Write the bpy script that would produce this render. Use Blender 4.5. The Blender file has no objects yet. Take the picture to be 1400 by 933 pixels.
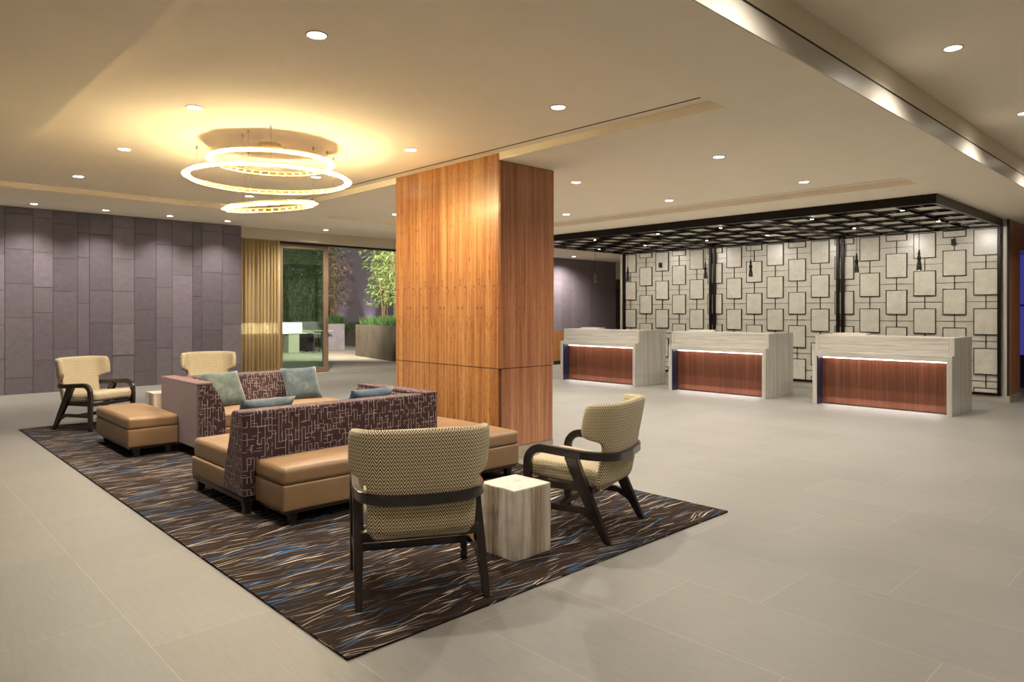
import bpy, bmesh, math, random
from mathutils import Vector, Matrix
PI = math.pi
S = bpy.context.scene
C = S.collection

# ------------------------------------------------------------------ camera, world, exposure
cam = bpy.data.cameras.new('camera')
cam.sensor_width = 36.0
cam.lens = 950.0 / 1400.0 * 36.0
cam.shift_y = -40.5 / 1400.0
cam.clip_start = 0.05
cam.clip_end = 200
co = bpy.data.objects.new('camera', cam)
co.location = (0, 0, 1.45)
co.rotation_euler = (PI / 2, 0, -math.radians(43.59))
C.objects.link(co)
S.camera = co
S.view_settings.view_transform = 'Standard'
S.view_settings.look = 'None'
S.view_settings.gamma = 1.0
S.view_settings.use_curve_mapping = False
S.view_settings.exposure = 1.63
w = bpy.data.worlds.new('night')
S.world = w
w.use_nodes = True
w.node_tree.nodes['Background'].inputs[0].default_value = (0.05, 0.07, 0.12, 1)
w.node_tree.nodes['Background'].inputs[1].default_value = 0.35

WARM = (1.0, 0.917, 0.82)
GOLD = (1.0, 0.81, 0.44)
P_DOWN = 88.0       # watts of every recessed downlight
P_WASH = 112.0       # wall washers
P_RING = 64.0       # emission strength of the chandelier rings


# ------------------------------------------------------------------ node helpers
class NT:
    def __init__(s, name):
        s.m = bpy.data.materials.new(name)
        s.m.use_nodes = True
        s.t = s.m.node_tree
        s.b = s.t.nodes['Principled BSDF']

    def n(s, typ, **k):
        x = s.t.nodes.new(typ)
        for a, v in k.items():
            setattr(x, a, v)
        return x

    def l(s, a, b):
        s.t.links.new(a, b)

    def val(s, sock, v):
        if hasattr(v, 'is_output') or isinstance(v, bpy.types.NodeSocket):
            s.l(v, sock)
        else:
            sock.default_value = v

    def math(s, op, a, b=0.0, c=None):
        x = s.n('ShaderNodeMath', operation=op)
        s.val(x.inputs[0], a)
        s.val(x.inputs[1], b)
        if c is not None:
            s.val(x.inputs[2], c)
        return x.outputs[0]

    def uv(s, scale=(1, 1, 1), obj=False, loc=(0, 0, 0)):
        tc = s.n('ShaderNodeTexCoord')
        mp = s.n('ShaderNodeMapping')
        s.l(tc.outputs['Object' if obj else 'UV'], mp.inputs[0])
        mp.inputs['Scale'].default_value = scale
        mp.inputs['Location'].default_value = loc
        return mp.outputs[0]

    def noise(s, vec, scale=1.0, detail=4, rough=0.5, dist=0.0):
        x = s.n('ShaderNodeTexNoise')
        s.l(vec, x.inputs['Vector'])
        x.inputs['Scale'].default_value = scale
        x.inputs['Detail'].default_value = detail
        x.inputs['Roughness'].default_value = rough
        x.inputs['Distortion'].default_value = dist
        return x.outputs['Fac']

    def ramp(s, f, stops, interp='LINEAR'):
        x = s.n('ShaderNodeValToRGB')
        s.l(f, x.inputs[0])
        cr = x.color_ramp
        cr.interpolation = interp
        while len(cr.elements) > 1:
            cr.elements.remove(cr.elements[-1])
        cr.elements[0].position = stops[0][0]
        cr.elements[0].color = (*stops[0][1], 1)
        for p, c in stops[1:]:
            e = cr.elements.new(p)
            e.color = (*c, 1)
        return x.outputs[0]

    def mix(s, f, a, b, mode='MIX'):
        x = s.n('ShaderNodeMix', data_type='RGBA', blend_type=mode)
        s.val(x.inputs[0], f)
        for i, v in ((6, a), (7, b)):
            if isinstance(v, tuple):
                x.inputs[i].default_value = (*v, 1)
            else:
                s.l(v, x.inputs[i])
        return x.outputs[2]

    def bump(s, h, strength=0.3, dist=0.002):
        x = s.n('ShaderNodeBump')
        x.inputs['Strength'].default_value = strength
        x.inputs['Distance'].default_value = dist
        s.l(h, x.inputs['Height'])
        s.l(x.outputs[0], s.b.inputs['Normal'])

    def fin(s, col=None, rough=0.5, metal=0.0, spec=0.5, sheen=0.0, coat=0.0):
        if col is not None:
            if isinstance(col, tuple):
                s.b.inputs['Base Color'].default_value = (*col, 1)
            else:
                s.l(col, s.b.inputs['Base Color'])
        s.val(s.b.inputs['Roughness'], rough)
        s.b.inputs['Metallic'].default_value = metal
        s.b.inputs['Specular IOR Level'].default_value = spec
        s.b.inputs['Sheen Weight'].default_value = sheen
        s.b.inputs['Coat Weight'].default_value = coat
        s.b.inputs['Coat Roughness'].default_value = 0.22
        return s.m


def sr(r, g, b):
    f = lambda c: (c / 255 / 12.92) if c / 255 <= 0.04045 else ((c / 255 + 0.055) / 1.055) ** 2.4
    return (f(r), f(g), f(b))


M = {}


def plain(key, col, rough=0.6, metal=0.0, spec=0.5, coat=0.0, var=0.06, vs=3.0):
    t = NT(key)
    v = t.noise(t.uv((vs, vs, vs), obj=True), 1.0, 3)
    a = tuple(c * (1 - var) for c in col)
    b = tuple(min(1, c * (1 + var)) for c in col)
    M[key] = t.fin(t.ramp(v, [(0.3, a), (0.7, b)]), rough, metal, spec, 0, coat)
    return M[key]


plain('ceiling_paint', (0.92, 0.83, 0.685), 0.9, var=0.015)
plain('wall_paint', (0.60, 0.53, 0.43), 0.85, var=0.02)
plain('bulkhead_paint', (0.68, 0.60, 0.47), 0.85, var=0.015)
plain('trim_white', (0.58, 0.53, 0.45), 0.35, var=0.01)
plain('black_metal', (0.012, 0.008, 0.007), 0.35, 0.6, var=0.2)
plain('dark_reveal', (0.008, 0.006, 0.006), 0.6, var=0.1)
plain('dark_wood', (0.020, 0.012, 0.010), 0.28, 0.0, 0.5, coat=0.3, var=0.3, vs=12)
plain('espresso_frame', (0.016, 0.010, 0.009), 0.22, 0.0, 0.5, coat=0.4, var=0.3, vs=14)
plain('bronze', (0.34, 0.235, 0.15), 0.4, 0.3, var=0.08)
plain('steel', (0.5, 0.45, 0.38), 0.3, 1.0)
plain('gold_metal', (0.85, 0.70, 0.45), 0.3, 1.0)
plain('navy_panel', (0.012, 0.016, 0.035), 0.35, var=0.15)
plain('patio_concrete', (0.42, 0.38, 0.32), 0.8, var=0.1, vs=1.2)
plain('planter_brown', (0.10, 0.082, 0.065), 0.75, var=0.25, vs=2.5)
plain('planter_grey', (0.20, 0.18, 0.21), 0.7, var=0.15, vs=2.5)
plain('soil', (0.02, 0.014, 0.01), 0.95, var=0.4, vs=20)
plain('bark', (0.10, 0.08, 0.035), 0.7, var=0.4, vs=15)
plain('blue_wall', (0.025, 0.02, 0.10), 0.5)
plain('vent_grey', (0.62, 0.55, 0.43), 0.8, var=0.02)
plain('base_stone', (0.36, 0.32, 0.26), 0.5, var=0.12, vs=6)
plain('glass_fitting', (0.02, 0.02, 0.02), 0.1, 0.0, 0.8, coat=1.0, var=0.2)

# floor: large stone-look tiles, linen streaks along X
t = NT('floor_tile')
sx_ = t.n('ShaderNodeSeparateXYZ')
t.l(t.uv(), sx_.inputs[0])
ux = t.math('DIVIDE', t.math('SUBTRACT', sx_.outputs[0], 2.68), 0.58)
row = t.math('FLOOR', ux)
fx = t.math('MULTIPLY', t.math('FRACT', ux), 0.58)
vy_ = t.math('DIVIDE', t.math('ADD', t.math('SUBTRACT', sx_.outputs[1], 2.05), t.math('MULTIPLY', row, 0.4)), 1.2)
fy = t.math('MULTIPLY', t.math('FRACT', vy_), 1.2)
joint = t.math('MAXIMUM', t.math('LESS_THAN', fx, 0.003), t.math('LESS_THAN', fy, 0.003))
cbt = t.n('ShaderNodeCombineXYZ')
t.l(row, cbt.inputs[0])
t.l(t.math('FLOOR', vy_), cbt.inputs[1])
wnt = t.n('ShaderNodeTexWhiteNoise', noise_dimensions='3D')
t.l(cbt.outputs[0], wnt.inputs['Vector'])
tone = t.math('MULTIPLY_ADD', wnt.outputs['Value'], 0.06, 0.515)
st = t.noise(t.uv((70, 5, 1)), 1.0, 6, 0.65)
st2 = t.noise(t.uv((130, 45, 1)), 1.0, 3, 0.6)
cl = t.noise(t.uv((0.9, 1.6, 1)), 1.0, 4)
c1 = t.ramp(st, [(0.3, (0.33, 0.312, 0.262)), (0.7, (0.46, 0.438, 0.378))])
c2 = t.mix(0.35, c1, t.ramp(st2, [(0.3, (0.30, 0.283, 0.236)), (0.7, (0.49, 0.466, 0.40))]))
c3 = t.mix(0.30, c2, t.ramp(cl, [(0.3, (0.345, 0.328, 0.282)), (0.7, (0.46, 0.438, 0.378))]))
hv = t.n('ShaderNodeHueSaturation')
t.l(tone, hv.inputs['Value'])
t.l(c3, hv.inputs['Color'])
c4 = t.mix(t.math('MULTIPLY', joint, 0.5), hv.outputs[0], (0.44, 0.40, 0.33))
hv.inputs['Saturation'].default_value = 0.9
ro = t.math('MULTIPLY_ADD', st2, 0.2, 0.34)
t.fin(c4, ro, 0, 0.4)
t.bump(st2, 0.12, 0.002)
M['floor_tile'] = t.m

# carpet: dark brown with wavering cream, grey and blue threads running along X
t = NT('carpet')
uvv = t.uv()
wob = t.n('ShaderNodeTexNoise')
t.l(uvv, wob.inputs['Vector'])
wob.inputs['Scale'].default_value = 2.2
wob.inputs['Detail'].default_value = 2
sep = t.n('ShaderNodeSeparateXYZ')
t.l(uvv, sep.inputs[0])
vy = t.math('ADD', sep.outputs[1], t.math('MULTIPLY', wob.outputs['Fac'], 0.10))


def threads(sx, sy, seed, lo, hi, shear=0.0):
    cb = t.n('ShaderNodeCombineXYZ')
    t.l(t.math('MULTIPLY', sep.outputs[0], sx), cb.inputs[0])
    v2 = t.math('ADD', vy, t.math('MULTIPLY', sep.outputs[0], shear))
    t.l(t.math('MULTIPLY', v2, sy), cb.inputs[1])
    cb.inputs[2].default_value = seed
    nz = t.n('ShaderNodeTexNoise')
    t.l(cb.outputs[0], nz.inputs['Vector'])
    nz.inputs['Scale'].default_value = 1.0
    nz.inputs['Detail'].default_value = 1.5
    mr = t.n('ShaderNodeMapRange')
    t.l(nz.outputs['Fac'], mr.inputs[0])
    mr.inputs[1].default_value = lo
    mr.inputs[2].default_value = hi
    return mr.outputs[0]


fine = t.noise(t.uv((260, 260, 1)), 1.0, 2)
brk = t.noise(t.uv((40, 120, 1)), 1.0, 2)
base = t.ramp(fine, [(0.3, (0.014, 0.009, 0.0065)), (0.7, (0.046, 0.030, 0.022))])
c = t.mix(t.math('MULTIPLY', threads(2.4, 70, 1.3, 0.60, 0.67, 0.10), 0.4), base, (0.09, 0.072, 0.060))
c = t.mix(t.math('MULTIPLY', threads(2.4, 42, 4.7, 0.66, 0.70, 0.16), 0.9), c, (0.02, 0.10, 0.22))
c = t.mix(t.math('MULTIPLY', threads(2.6, 62, 14.7, 0.66, 0.70, -0.14), 0.9), c, (0.03, 0.13, 0.27))
cm = t.math('MULTIPLY', t.math('MAXIMUM', threads(2.4, 50, 7.9, 0.69, 0.71, 0.06), threads(2.2, 80, 21.9, 0.685, 0.70, -0.20)), t.math('MULTIPLY_ADD', brk, 0.9, 0.5))
c = t.mix(cm, c, (0.62, 0.54, 0.42))
c = t.mix(t.math('MULTIPLY', threads(2.2, 110, 12.9, 0.675, 0.69, 0.25), 0.75), c, (0.50, 0.44, 0.36))
c = t.mix(t.math('MULTIPLY', threads(2.0, 120, 31.9, 0.68, 0.69, 0.02), 0.75), c, (0.48, 0.41, 0.32))
t.fin(c, 1.0, 0, 0.04, 0.0)
t.bump(fine, 0.4, 0.004)
M['carpet'] = t.m


def wood(key, dark, mid, light, scale=1.0, rough=0.32, coat=0.15, figure=0.0):
    t = NT(key)
    g = t.noise(t.uv((34 * scale, 0.55, 34 * scale)), 1.0, 4, 0.55, 0.35)
    g2 = t.noise(t.uv((9.5 * scale, 0.22, 9.5)), 1.0, 3, 0.5, 0.9)
    g3 = t.noise(t.uv((120, 3.0, 120)), 1.0, 3, 0.6)
    big = t.noise(t.uv((1.6, 1.2, 1.6)), 1.0, 2, 0.5, 0.8)
    f = t.math('ADD', t.math('MULTIPLY', g, 0.42), t.math('ADD', t.math('MULTIPLY', g2, 0.33), t.math('MULTIPLY', g3, 0.25)))
    col = t.ramp(f, [(0.36, dark), (0.50, mid), (0.63, light)])
    col = t.mix(t.math('MULTIPLY', big, 0.35), col, mid)
    if figure:
        # mirrored crotch figure: bands of small curls repeated on every veneer leaf
        sp = t.n('ShaderNodeSeparateXYZ')
        t.l(t.uv(), sp.inputs[0])
        lf = t.math('ABSOLUTE', t.math('SUBTRACT', t.math('FRACT', t.math('DIVIDE', sp.outputs[0], 0.30)), 0.5))
        cb = t.n('ShaderNodeCombineXYZ')
        t.l(t.math('MULTIPLY', lf, 9.0), cb.inputs[0])
        t.l(t.math('MULTIPLY', sp.outputs[1], 8.5), cb.inputs[1])
        nn = t.n('ShaderNodeTexNoise')
        t.l(cb.outputs[0], nn.inputs['Vector'])
        nn.inputs['Scale'].default_value = 1.0
        nn.inputs['Detail'].default_value = 4
        nn.inputs['Distortion'].default_value = 1.6
        mr = t.n('ShaderNodeMapRange')
        t.l(nn.outputs['Fac'], mr.inputs[0])
        mr.inputs[1].default_value = 0.56
        mr.inputs[2].default_value = 0.68
        col = t.mix(t.math('MULTIPLY', mr.outputs[0], figure), col, dark)
    t.fin(col, rough, 0, 0.45, 0, coat)
    M[key] = t.m


wood('walnut', (0.145, 0.048, 0.013), (0.35, 0.150, 0.047), (0.52, 0.285, 0.105), 1.0, 0.26, 0.45, 0.6)
wood('walnut_side_lit_tone', (0.17, 0.058, 0.028), (0.40, 0.165, 0.078), (0.58, 0.28, 0.145), 1.0, 0.30, 0.2, 0.3)  # copy of walnut, redder and paler: the side face's light put into colour
wood('walnut_desk', (0.060, 0.019, 0.009), (0.115, 0.036, 0.017), (0.180, 0.064, 0.032), 1.3, 0.34, 0.1, 0.0)
wood('walnut_red', (0.13, 0.045, 0.024), (0.225, 0.080, 0.042), (0.31, 0.125, 0.070), 1.3, 0.34, 0.12, 0.0)


def stone(key, a, b, v, sx, sz, rough=0.3):
    t = NT(key)
    g = t.noise(t.uv((sx, sz, sx)), 1.0, 6, 0.62, 0.5)
    g2 = t.noise(t.uv((sx * 3.1, sz * 2.2, sx * 3.1)), 1.0, 4, 0.6, 0.8)
    f = t.math('ADD', t.math('MULTIPLY', g, 0.65), t.math('MULTIPLY', g2, 0.35))
    t.fin(t.ramp(f, [(0.34, v), (0.44, a), (0.6, b)]), rough, 0, 0.5, 0, 0.1)
    M[key] = t.m


stone('travertine_upright', (0.40, 0.375, 0.325), (0.53, 0.505, 0.45), (0.30, 0.265, 0.22), 24, 0.6)
stone('travertine_flat', (0.40, 0.375, 0.325), (0.53, 0.505, 0.45), (0.34, 0.30, 0.245), 1.0, 26)
stone('petrified_side', (0.36, 0.27, 0.18), (0.66, 0.60, 0.50), (0.19, 0.14, 0.11), 13, 1.0, 0.5)
stone('petrified_top', (0.62, 0.55, 0.44), (0.80, 0.75, 0.65), (0.42, 0.34, 0.24), 7, 9, 0.35)

# onyx tiles on the feature wall
for key, k in (('onyx_tile', 1.0), ('onyx_back', 0.95)):
    t = NT(key)
    g = t.noise(t.uv((7, 7, 7)), 1.0, 6, 0.65, 0.6)
    h = t.noise(t.uv((45, 45, 45)), 1.0, 4, 0.6)
    f = t.math('ADD', t.math('MULTIPLY', g, 0.6), t.math('MULTIPLY', h, 0.4))
    t.fin(t.ramp(f, [(0.3, tuple(k * q for q in (0.46, 0.43, 0.34))), (0.7, tuple(k * q for q in (0.66, 0.63, 0.54)))]), 0.3, 0, 0.5, 0, 0.2)
    M[key] = t.m

# purple-grey wall panels, five tones
for i, k in enumerate((0.82, 0.91, 1.0, 1.10, 1.24)):
    t = NT('plum_panel_%d' % i)
    g = t.noise(t.uv((9, 9, 9)), 1.0, 5, 0.6, 0.3)
    h = t.noise(t.uv((60, 14, 60)), 1.0, 4, 0.6)
    f = t.math('ADD', t.math('MULTIPLY', g, 0.5), t.math('MULTIPLY', h, 0.5))
    tint = (1.0, 1.0, 1.0) if i != 3 else (0.97, 1.0, 0.96)
    a = tuple(k * q * r for q, r in zip((0.150, 0.126, 0.148), tint))
    b = tuple(k * q * r for q, r in zip((0.213, 0.183, 0.212), tint))
    t.fin(t.ramp(f, [(0.3, a), (0.7, b)]), 0.5, 0, 0.4)
    M['plum_panel_%d' % i] = t.m


# sofa velvet: maze of thin pale lines on aubergine
def maze(t, uvsock, cu, cv, pu, pv, wd, seed):
    sp = t.n('ShaderNodeSeparateXYZ')
    t.l(uvsock, sp.inputs[0])
    u = t.math('MULTIPLY', sp.outputs[0], 1 / cu)
    v = t.math('MULTIPLY', sp.outputs[1], 1 / cv)
    fu, fv = t.math('FRACT', u), t.math('FRACT', v)
    iu, iv = t.math('FLOOR', u), t.math('FLOOR', v)

    def hsh(s_):
        cb = t.n('ShaderNodeCombineXYZ')
        t.l(iu, cb.inputs[0])
        t.l(iv, cb.inputs[1])
        cb.inputs[2].default_value = s_
        wn = t.n('ShaderNodeTexWhiteNoise', noise_dimensions='3D')
        t.l(cb.outputs[0], wn.inputs['Vector'])
        return wn.outputs['Value']
    a = t.math('MULTIPLY', t.math('LESS_THAN', fu, wd / cu), t.math('LESS_THAN', hsh(seed), pu))
    b = t.math('MULTIPLY', t.math('LESS_THAN', fv, wd / cv), t.math('LESS_THAN', hsh(seed + 5), pv))
    return t.math('MAXIMUM', a, b)


t = NT('maze_velvet')
u0 = t.uv()
nz = t.n('ShaderNodeTexNoise')
t.l(t.uv((60, 60, 60)), nz.inputs['Vector'])
m1 = maze(t, u0, 0.026, 0.044, 0.50, 0.34, 0.0026, 0.5)
m2 = maze(t, t.uv(loc=(0.013, 0.02, 0)), 0.037, 0.03, 0.22, 0.18, 0.0024, 3.5)
mk = t.math('MULTIPLY', t.math('MAXIMUM', m1, m2), t.math('MULTIPLY_ADD', nz.outputs['Fac'], 1.5, 0.0))
bs = t.ramp(t.noise(t.uv((8, 8, 8)), 1.0, 3), [(0.3, (0.040, 0.019, 0.023)), (0.7, (0.066, 0.033, 0.037))])
t.fin(t.mix(mk, bs, (0.68, 0.58, 0.48)), 0.75, 0, 0.2, 0.22)
t.b.inputs['Sheen Tint'].default_value = (0.9, 0.62, 0.6, 1)
t.b.inputs['Sheen Roughness'].default_value = 0.4
M['maze_velvet'] = t.m

t = NT('mauve_sheen')  # sheen of the sofa's velvet pile, painted as a plain mauve cloth
g = t.noise(t.uv((220, 30, 220)), 1.0, 3)
h = t.noise(t.uv((30, 220, 30)), 1.0, 3)
f = t.math('ADD', t.math('MULTIPLY', g, 0.5), t.math('MULTIPLY', h, 0.5))
t.fin(t.ramp(f, [(0.35, (0.095, 0.050, 0.046)), (0.65, (0.215, 0.125, 0.112))]), 0.8, 0, 0.2, 0.12)
M['mauve_sheen'] = t.m

t = NT('tan_leather')
g = t.noise(t.uv((3, 3, 3)), 1.0, 4)
h = t.noise(t.uv((160, 160, 160)), 1.0, 2)
t.fin(t.ramp(g, [(0.3, (0.225, 0.135, 0.066)), (0.7, (0.290, 0.180, 0.092))]), 0.42, 0, 0.45)
t.bump(h, 0.15, 0.001)
M['tan_leather'] = t.m


# chevron weave of the armchairs
def chevron(key, ca, cb_, period, pitch):
    t = NT(key)
    sp = t.n('ShaderNodeSeparateXYZ')
    t.l(t.uv(), sp.inputs[0])
    tri = t.math('ABSOLUTE', t.math('SUBTRACT', t.math('FRACT', t.math('DIVIDE', sp.outputs[0], period)), 0.5))
    vv = t.math('ADD', t.math('DIVIDE', sp.outputs[1], pitch), t.math('MULTIPLY', tri, 1.8 * period / pitch))
    s_ = t.math('FRACT', vv)
    # seam between zigzag columns
    e = t.math('GREATER_THAN', t.math('ABSOLUTE', t.math('SUBTRACT', tri, 0.25)), 0.215)
    line = t.math('MAXIMUM', t.math('GREATER_THAN', s_, 0.56), 0.0)
    nzz = t.noise(t.uv((400, 400, 400)), 1.0, 2)
    col = t.mix(line, ca, cb_)
    col = t.mix(t.math('MULTIPLY', nzz, 0.12), col, cb_)
    t.fin(col, 0.9, 0, 0.15, 0.15)
    t.bump(line, 0.3, 0.002)
    M[key] = t.m


chevron('chevron_fabric', (0.78, 0.66, 0.42), (0.034, 0.020, 0.010), 0.032, 0.019)


def mottle(key, a, b, c_):
    t = NT(key)
    g = t.noise(t.uv((9, 9, 9)), 1.0, 5, 0.65, 0.5)
    t.fin(t.ramp(g, [(0.3, a), (0.5, b), (0.72, c_)]), 0.6, 0, 0.3, 0.5)
    M[key] = t.m


mottle('sage_velvet', (0.025, 0.042, 0.040), (0.060, 0.082, 0.064), (0.16, 0.165, 0.10))
mottle('slate_velvet', (0.020, 0.038, 0.045), (0.048, 0.072, 0.078), (0.12, 0.13, 0.10))
mottle('blue_velvet', (0.008, 0.025, 0.045), (0.020, 0.055, 0.085), (0.05, 0.10, 0.14))

# curtain: sheer gold-beige
t = NT('sheer_curtain')
t.fin((0.80, 0.64, 0.34), 0.85, 0, 0.2, 0.2)
tr = t.n('ShaderNodeBsdfTransparent')
tl = t.n('ShaderNodeBsdfTranslucent')
tl.inputs[0].default_value = (0.8, 0.62, 0.32, 1)
mxa = t.n('ShaderNodeMixShader')
mxa.inputs[0].default_value = 0.3
t.l(t.b.outputs[0], mxa.inputs[1])
t.l(tl.outputs[0], mxa.inputs[2])
mxb = t.n('ShaderNodeMixShader')
mxb.inputs[0].default_value = 0.14
t.l(mxa.outputs[0], mxb.inputs[1])
t.l(tr.outputs[0], mxb.inputs[2])
t.l(mxb.outputs[0], t.t.nodes['Material Output'].inputs[0])
M['sheer_curtain'] = t.m

# thin clear glass
t = NT('door_glass')
tr = t.n('ShaderNodeBsdfTransparent')
tr.inputs[0].default_value = (0.70, 0.84, 0.76, 1)
gl = t.n('ShaderNodeBsdfGlossy')
gl.inputs['Roughness'].default_value = 0.02
gl.inputs[0].default_value = (0.8, 0.95, 0.88, 1)
mx = t.n('ShaderNodeMixShader')
mx.inputs[0].default_value = 0.07
t.l(tr.outputs[0], mx.inputs[1])
t.l(gl.outputs[0], mx.inputs[2])
t.l(mx.outputs[0], t.t.nodes['Material Output'].inputs[0])
M['door_glass'] = t.m

for nm, a, b in (('leaf_green', (0.035, 0.075, 0.018), (0.14, 0.20, 0.06)), ('leaf_pale', (0.10, 0.14, 0.06), (0.26, 0.29, 0.17)),
                 ('grass_green', (0.02, 0.05, 0.012), (0.06, 0.12, 0.03)), ('leaf_red', (0.16, 0.07, 0.045), (0.36, 0.22, 0.16))):
    t = NT(nm)
    g = t.noise(t.uv((2.5, 2.5, 2.5), obj=True), 1.0, 4)
    t.fin(t.ramp(g, [(0.35, a), (0.65, b)]), 0.5, 0, 0.4)
    M[nm] = t.m


def emit(key, col, strength):
    t = NT(key)
    t.b.inputs['Base Color'].default_value = (*col, 1)
    t.b.inputs['Emission Color'].default_value = (*col, 1)
    t.b.inputs['Emission Strength'].default_value = strength
    M[key] = t.m


emit('lamp_lens', (1.0, 0.93, 0.82), 9.0)
emit('led_strip', (1.0, 0.86, 0.80), 2.6)
emit('ring_glow', GOLD, P_RING)
emit('crystal_glow', (1.0, 0.84, 0.50), 0.9)
emit('lantern_glow', (1.0, 0.83, 0.42), 5.0)
emit('screen_blue', (0.05, 0.05, 0.35), 0.22)
M['led_strip'].name = 'led_strip'


# ------------------------------------------------------------------ mesh helpers
def box(bm, x0, x1, y0, y1, z0, z1, mi=0):
    vs = [bm.verts.new(p) for p in ((x0, y0, z0), (x1, y0, z0), (x1, y1, z0), (x0, y1, z0), (x0, y0, z1), (x1, y0, z1), (x1, y1, z1), (x0, y1, z1))]
    for f in ((0, 3, 2, 1), (4, 5, 6, 7), (0, 1, 5, 4), (1, 2, 6, 5), (2, 3, 7, 6), (3, 0, 4, 7)):
        bm.faces.new([vs[i] for i in f]).material_index = mi


def loft(bm, rings, closed_ends=True, loop=False, mi=0):
    R_ = [[bm.verts.new(p) for p in r] for r in rings]
    n = len(R_[0])
    k = len(R_)
    for i in range(k if loop else k - 1):
        a, b = R_[i], R_[(i + 1) % k]
        for j in range(n):
            f = bm.faces.new((a[j], a[(j + 1) % n], b[(j + 1) % n], b[j]))
            f.material_index = mi
    if closed_ends and not loop:
        bm.faces.new(list(reversed(R_[0]))).material_index = mi
        bm.faces.new(R_[-1]).material_index = mi


def prism(bm, poly, axis, a, b, mi=0):
    """poly in the two other axes, extruded along axis from a to b"""
    def P(u, v, w_):
        return (w_, u, v) if axis == 'x' else ((u, w_, v) if axis == 'y' else (u, v, w_))
    loft(bm, [[P(u, v, a) for u, v in poly], [P(u, v, b) for u, v in poly]], mi=mi)


def sweep(bm, pts, w_, h_, side=None, loop=False, taper=None):
    """rectangular section; w_ along the horizontal side axis, h_ along the other"""
    rings = []
    n = len(pts)
    for i, p in enumerate(pts):
        p = Vector(p)
        a = Vector(pts[max(0, i - 1)] if not loop else pts[i - 1])
        b = Vector(pts[min(n - 1, i + 1)] if not loop else pts[(i + 1) % n])
        T = (b - a).normalized()
        s_ = Vector(side[i]) if side else T.cross(Vector((0, 0, 1)))
        s_ = (s_ - T * s_.dot(T)).normalized()
        u = T.cross(s_).normalized()
        k = taper[i] if taper else 1.0
        W, Hh = w_ * k / 2, h_ * k / 2
        rings.append([tuple(p + s_ * (sx * W) + u * (sy * Hh)) for sx, sy in ((-1, -1), (1, -1), (1, 1), (-1, 1))])
    loft(bm, rings, loop=loop)


def tube(bm, pts, r, seg=8, loop=False, taper=None):
    rings = []
    n = len(pts)
    for i, p in enumerate(pts):
        p = Vector(p)
        a = Vector(pts[max(0, i - 1)] if not loop else pts[i - 1])
        b = Vector(pts[min(n - 1, i + 1)] if not loop else pts[(i + 1) % n])
        T = (b - a).normalized()
        ref = Vector((0, 0, 1)) if abs(T.z) < 0.9 else Vector((1, 0, 0))
        s_ = T.cross(ref).normalized()
        u = T.cross(s_).normalized()
        rr = r * (taper[i] if taper else 1.0)
        rings.append([tuple(p + s_ * (math.cos(q) * rr) + u * (math.sin(q) * rr)) for q in [2 * PI * j / seg for j in range(seg)]])
    loft(bm, rings, loop=loop)


def lathe(bm, prof, cx=0, cy=0, seg=24, mi=0):
    rings = [[(cx + r * math.cos(2 * PI * j / seg), cy + r * math.sin(2 * PI * j / seg), z) for j in range(seg)] for r, z in prof]
    loft(bm, rings, mi=mi)


def rbox(bm, x0, x1, y0, y1, z0, z1, r=0.03, crown=0.0, pinch=0.0, nr=3, nm=5):
    """rounded cushion-like box"""
    cx, cy, cz = (x0 + x1) / 2, (y0 + y1) / 2, (z0 + z1) / 2
    hx, hy, hz = (x1 - x0) / 2, (y1 - y0) / 2, (z1 - z0) / 2

    def ax(h):
        rr = min(r, h * 0.98)
        lo = [-h + rr * i / nr for i in range(nr)]
        mid = [-h + rr + (2 * h - 2 * rr) * i / nm for i in range(nm + 1)]
        return lo + mid + [-v for v in reversed(lo)]
    A, B, D = ax(hx), ax(hy), ax(hz)
    cache = {}

    def V(x, y, z):
        k = (round(x, 6), round(y, 6), round(z, 6))
        if k in cache:
            return cache[k]
        p = Vector((x, y, z))
        rr = min(r, hx, hy, hz) * 0.98
        q = Vector((max(-hx + rr, min(hx - rr, x)), max(-hy + rr, min(hy - rr, y)), max(-hz + rr, min(hz - rr, z))))
        d = p - q
        if d.length > 1e-9:
            p = q + d.normalized() * rr
        if crown:
            fx = max(0, 1 - (x / hx) ** 2)
            fy = max(0, 1 - (y / hy) ** 2)
            p.z += crown * math.sqrt(fx * fy) * (1 if z > 0 else -0.0) * (z / hz)
        v = bm.verts.new((p.x + cx, p.y + cy, p.z + cz))
        cache[k] = v
        return v

    def face(pts):
        vs = []
        for q in pts:
            v = V(*q)
            if v not in vs:
                vs.append(v)
        if len(vs) > 2:
            try:
                bm.faces.new(vs)
            except ValueError:
                pass
    for i in range(len(A) - 1):
        for j in range(len(B) - 1):
            a, b, c_, d = A[i], A[i + 1], B[j], B[j + 1]
            face([(a, c_, hz), (b, c_, hz), (b, d, hz), (a, d, hz)])
            face([(a, d, -hz), (b, d, -hz), (b, c_, -hz), (a, c_, -hz)])
    for i in range(len(A) - 1):
        for k in range(len(D) - 1):
            a, b, c_, d = A[i], A[i + 1], D[k], D[k + 1]
            face([(a, -hy, c_), (b, -hy, c_), (b, -hy, d), (a, -hy, d)])
            face([(b, hy, c_), (a, hy, c_), (a, hy, d), (b, hy, d)])
    for j in range(len(B) - 1):
        for k in range(len(D) - 1):
            a, b, c_, d = B[j], B[j + 1], D[k], D[k + 1]
            face([(hx, a, c_), (hx, b, c_), (hx, b, d), (hx, a, d)])
            face([(-hx, b, c_), (-hx, a, c_), (-hx, a, d), (-hx, b, d)])


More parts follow.
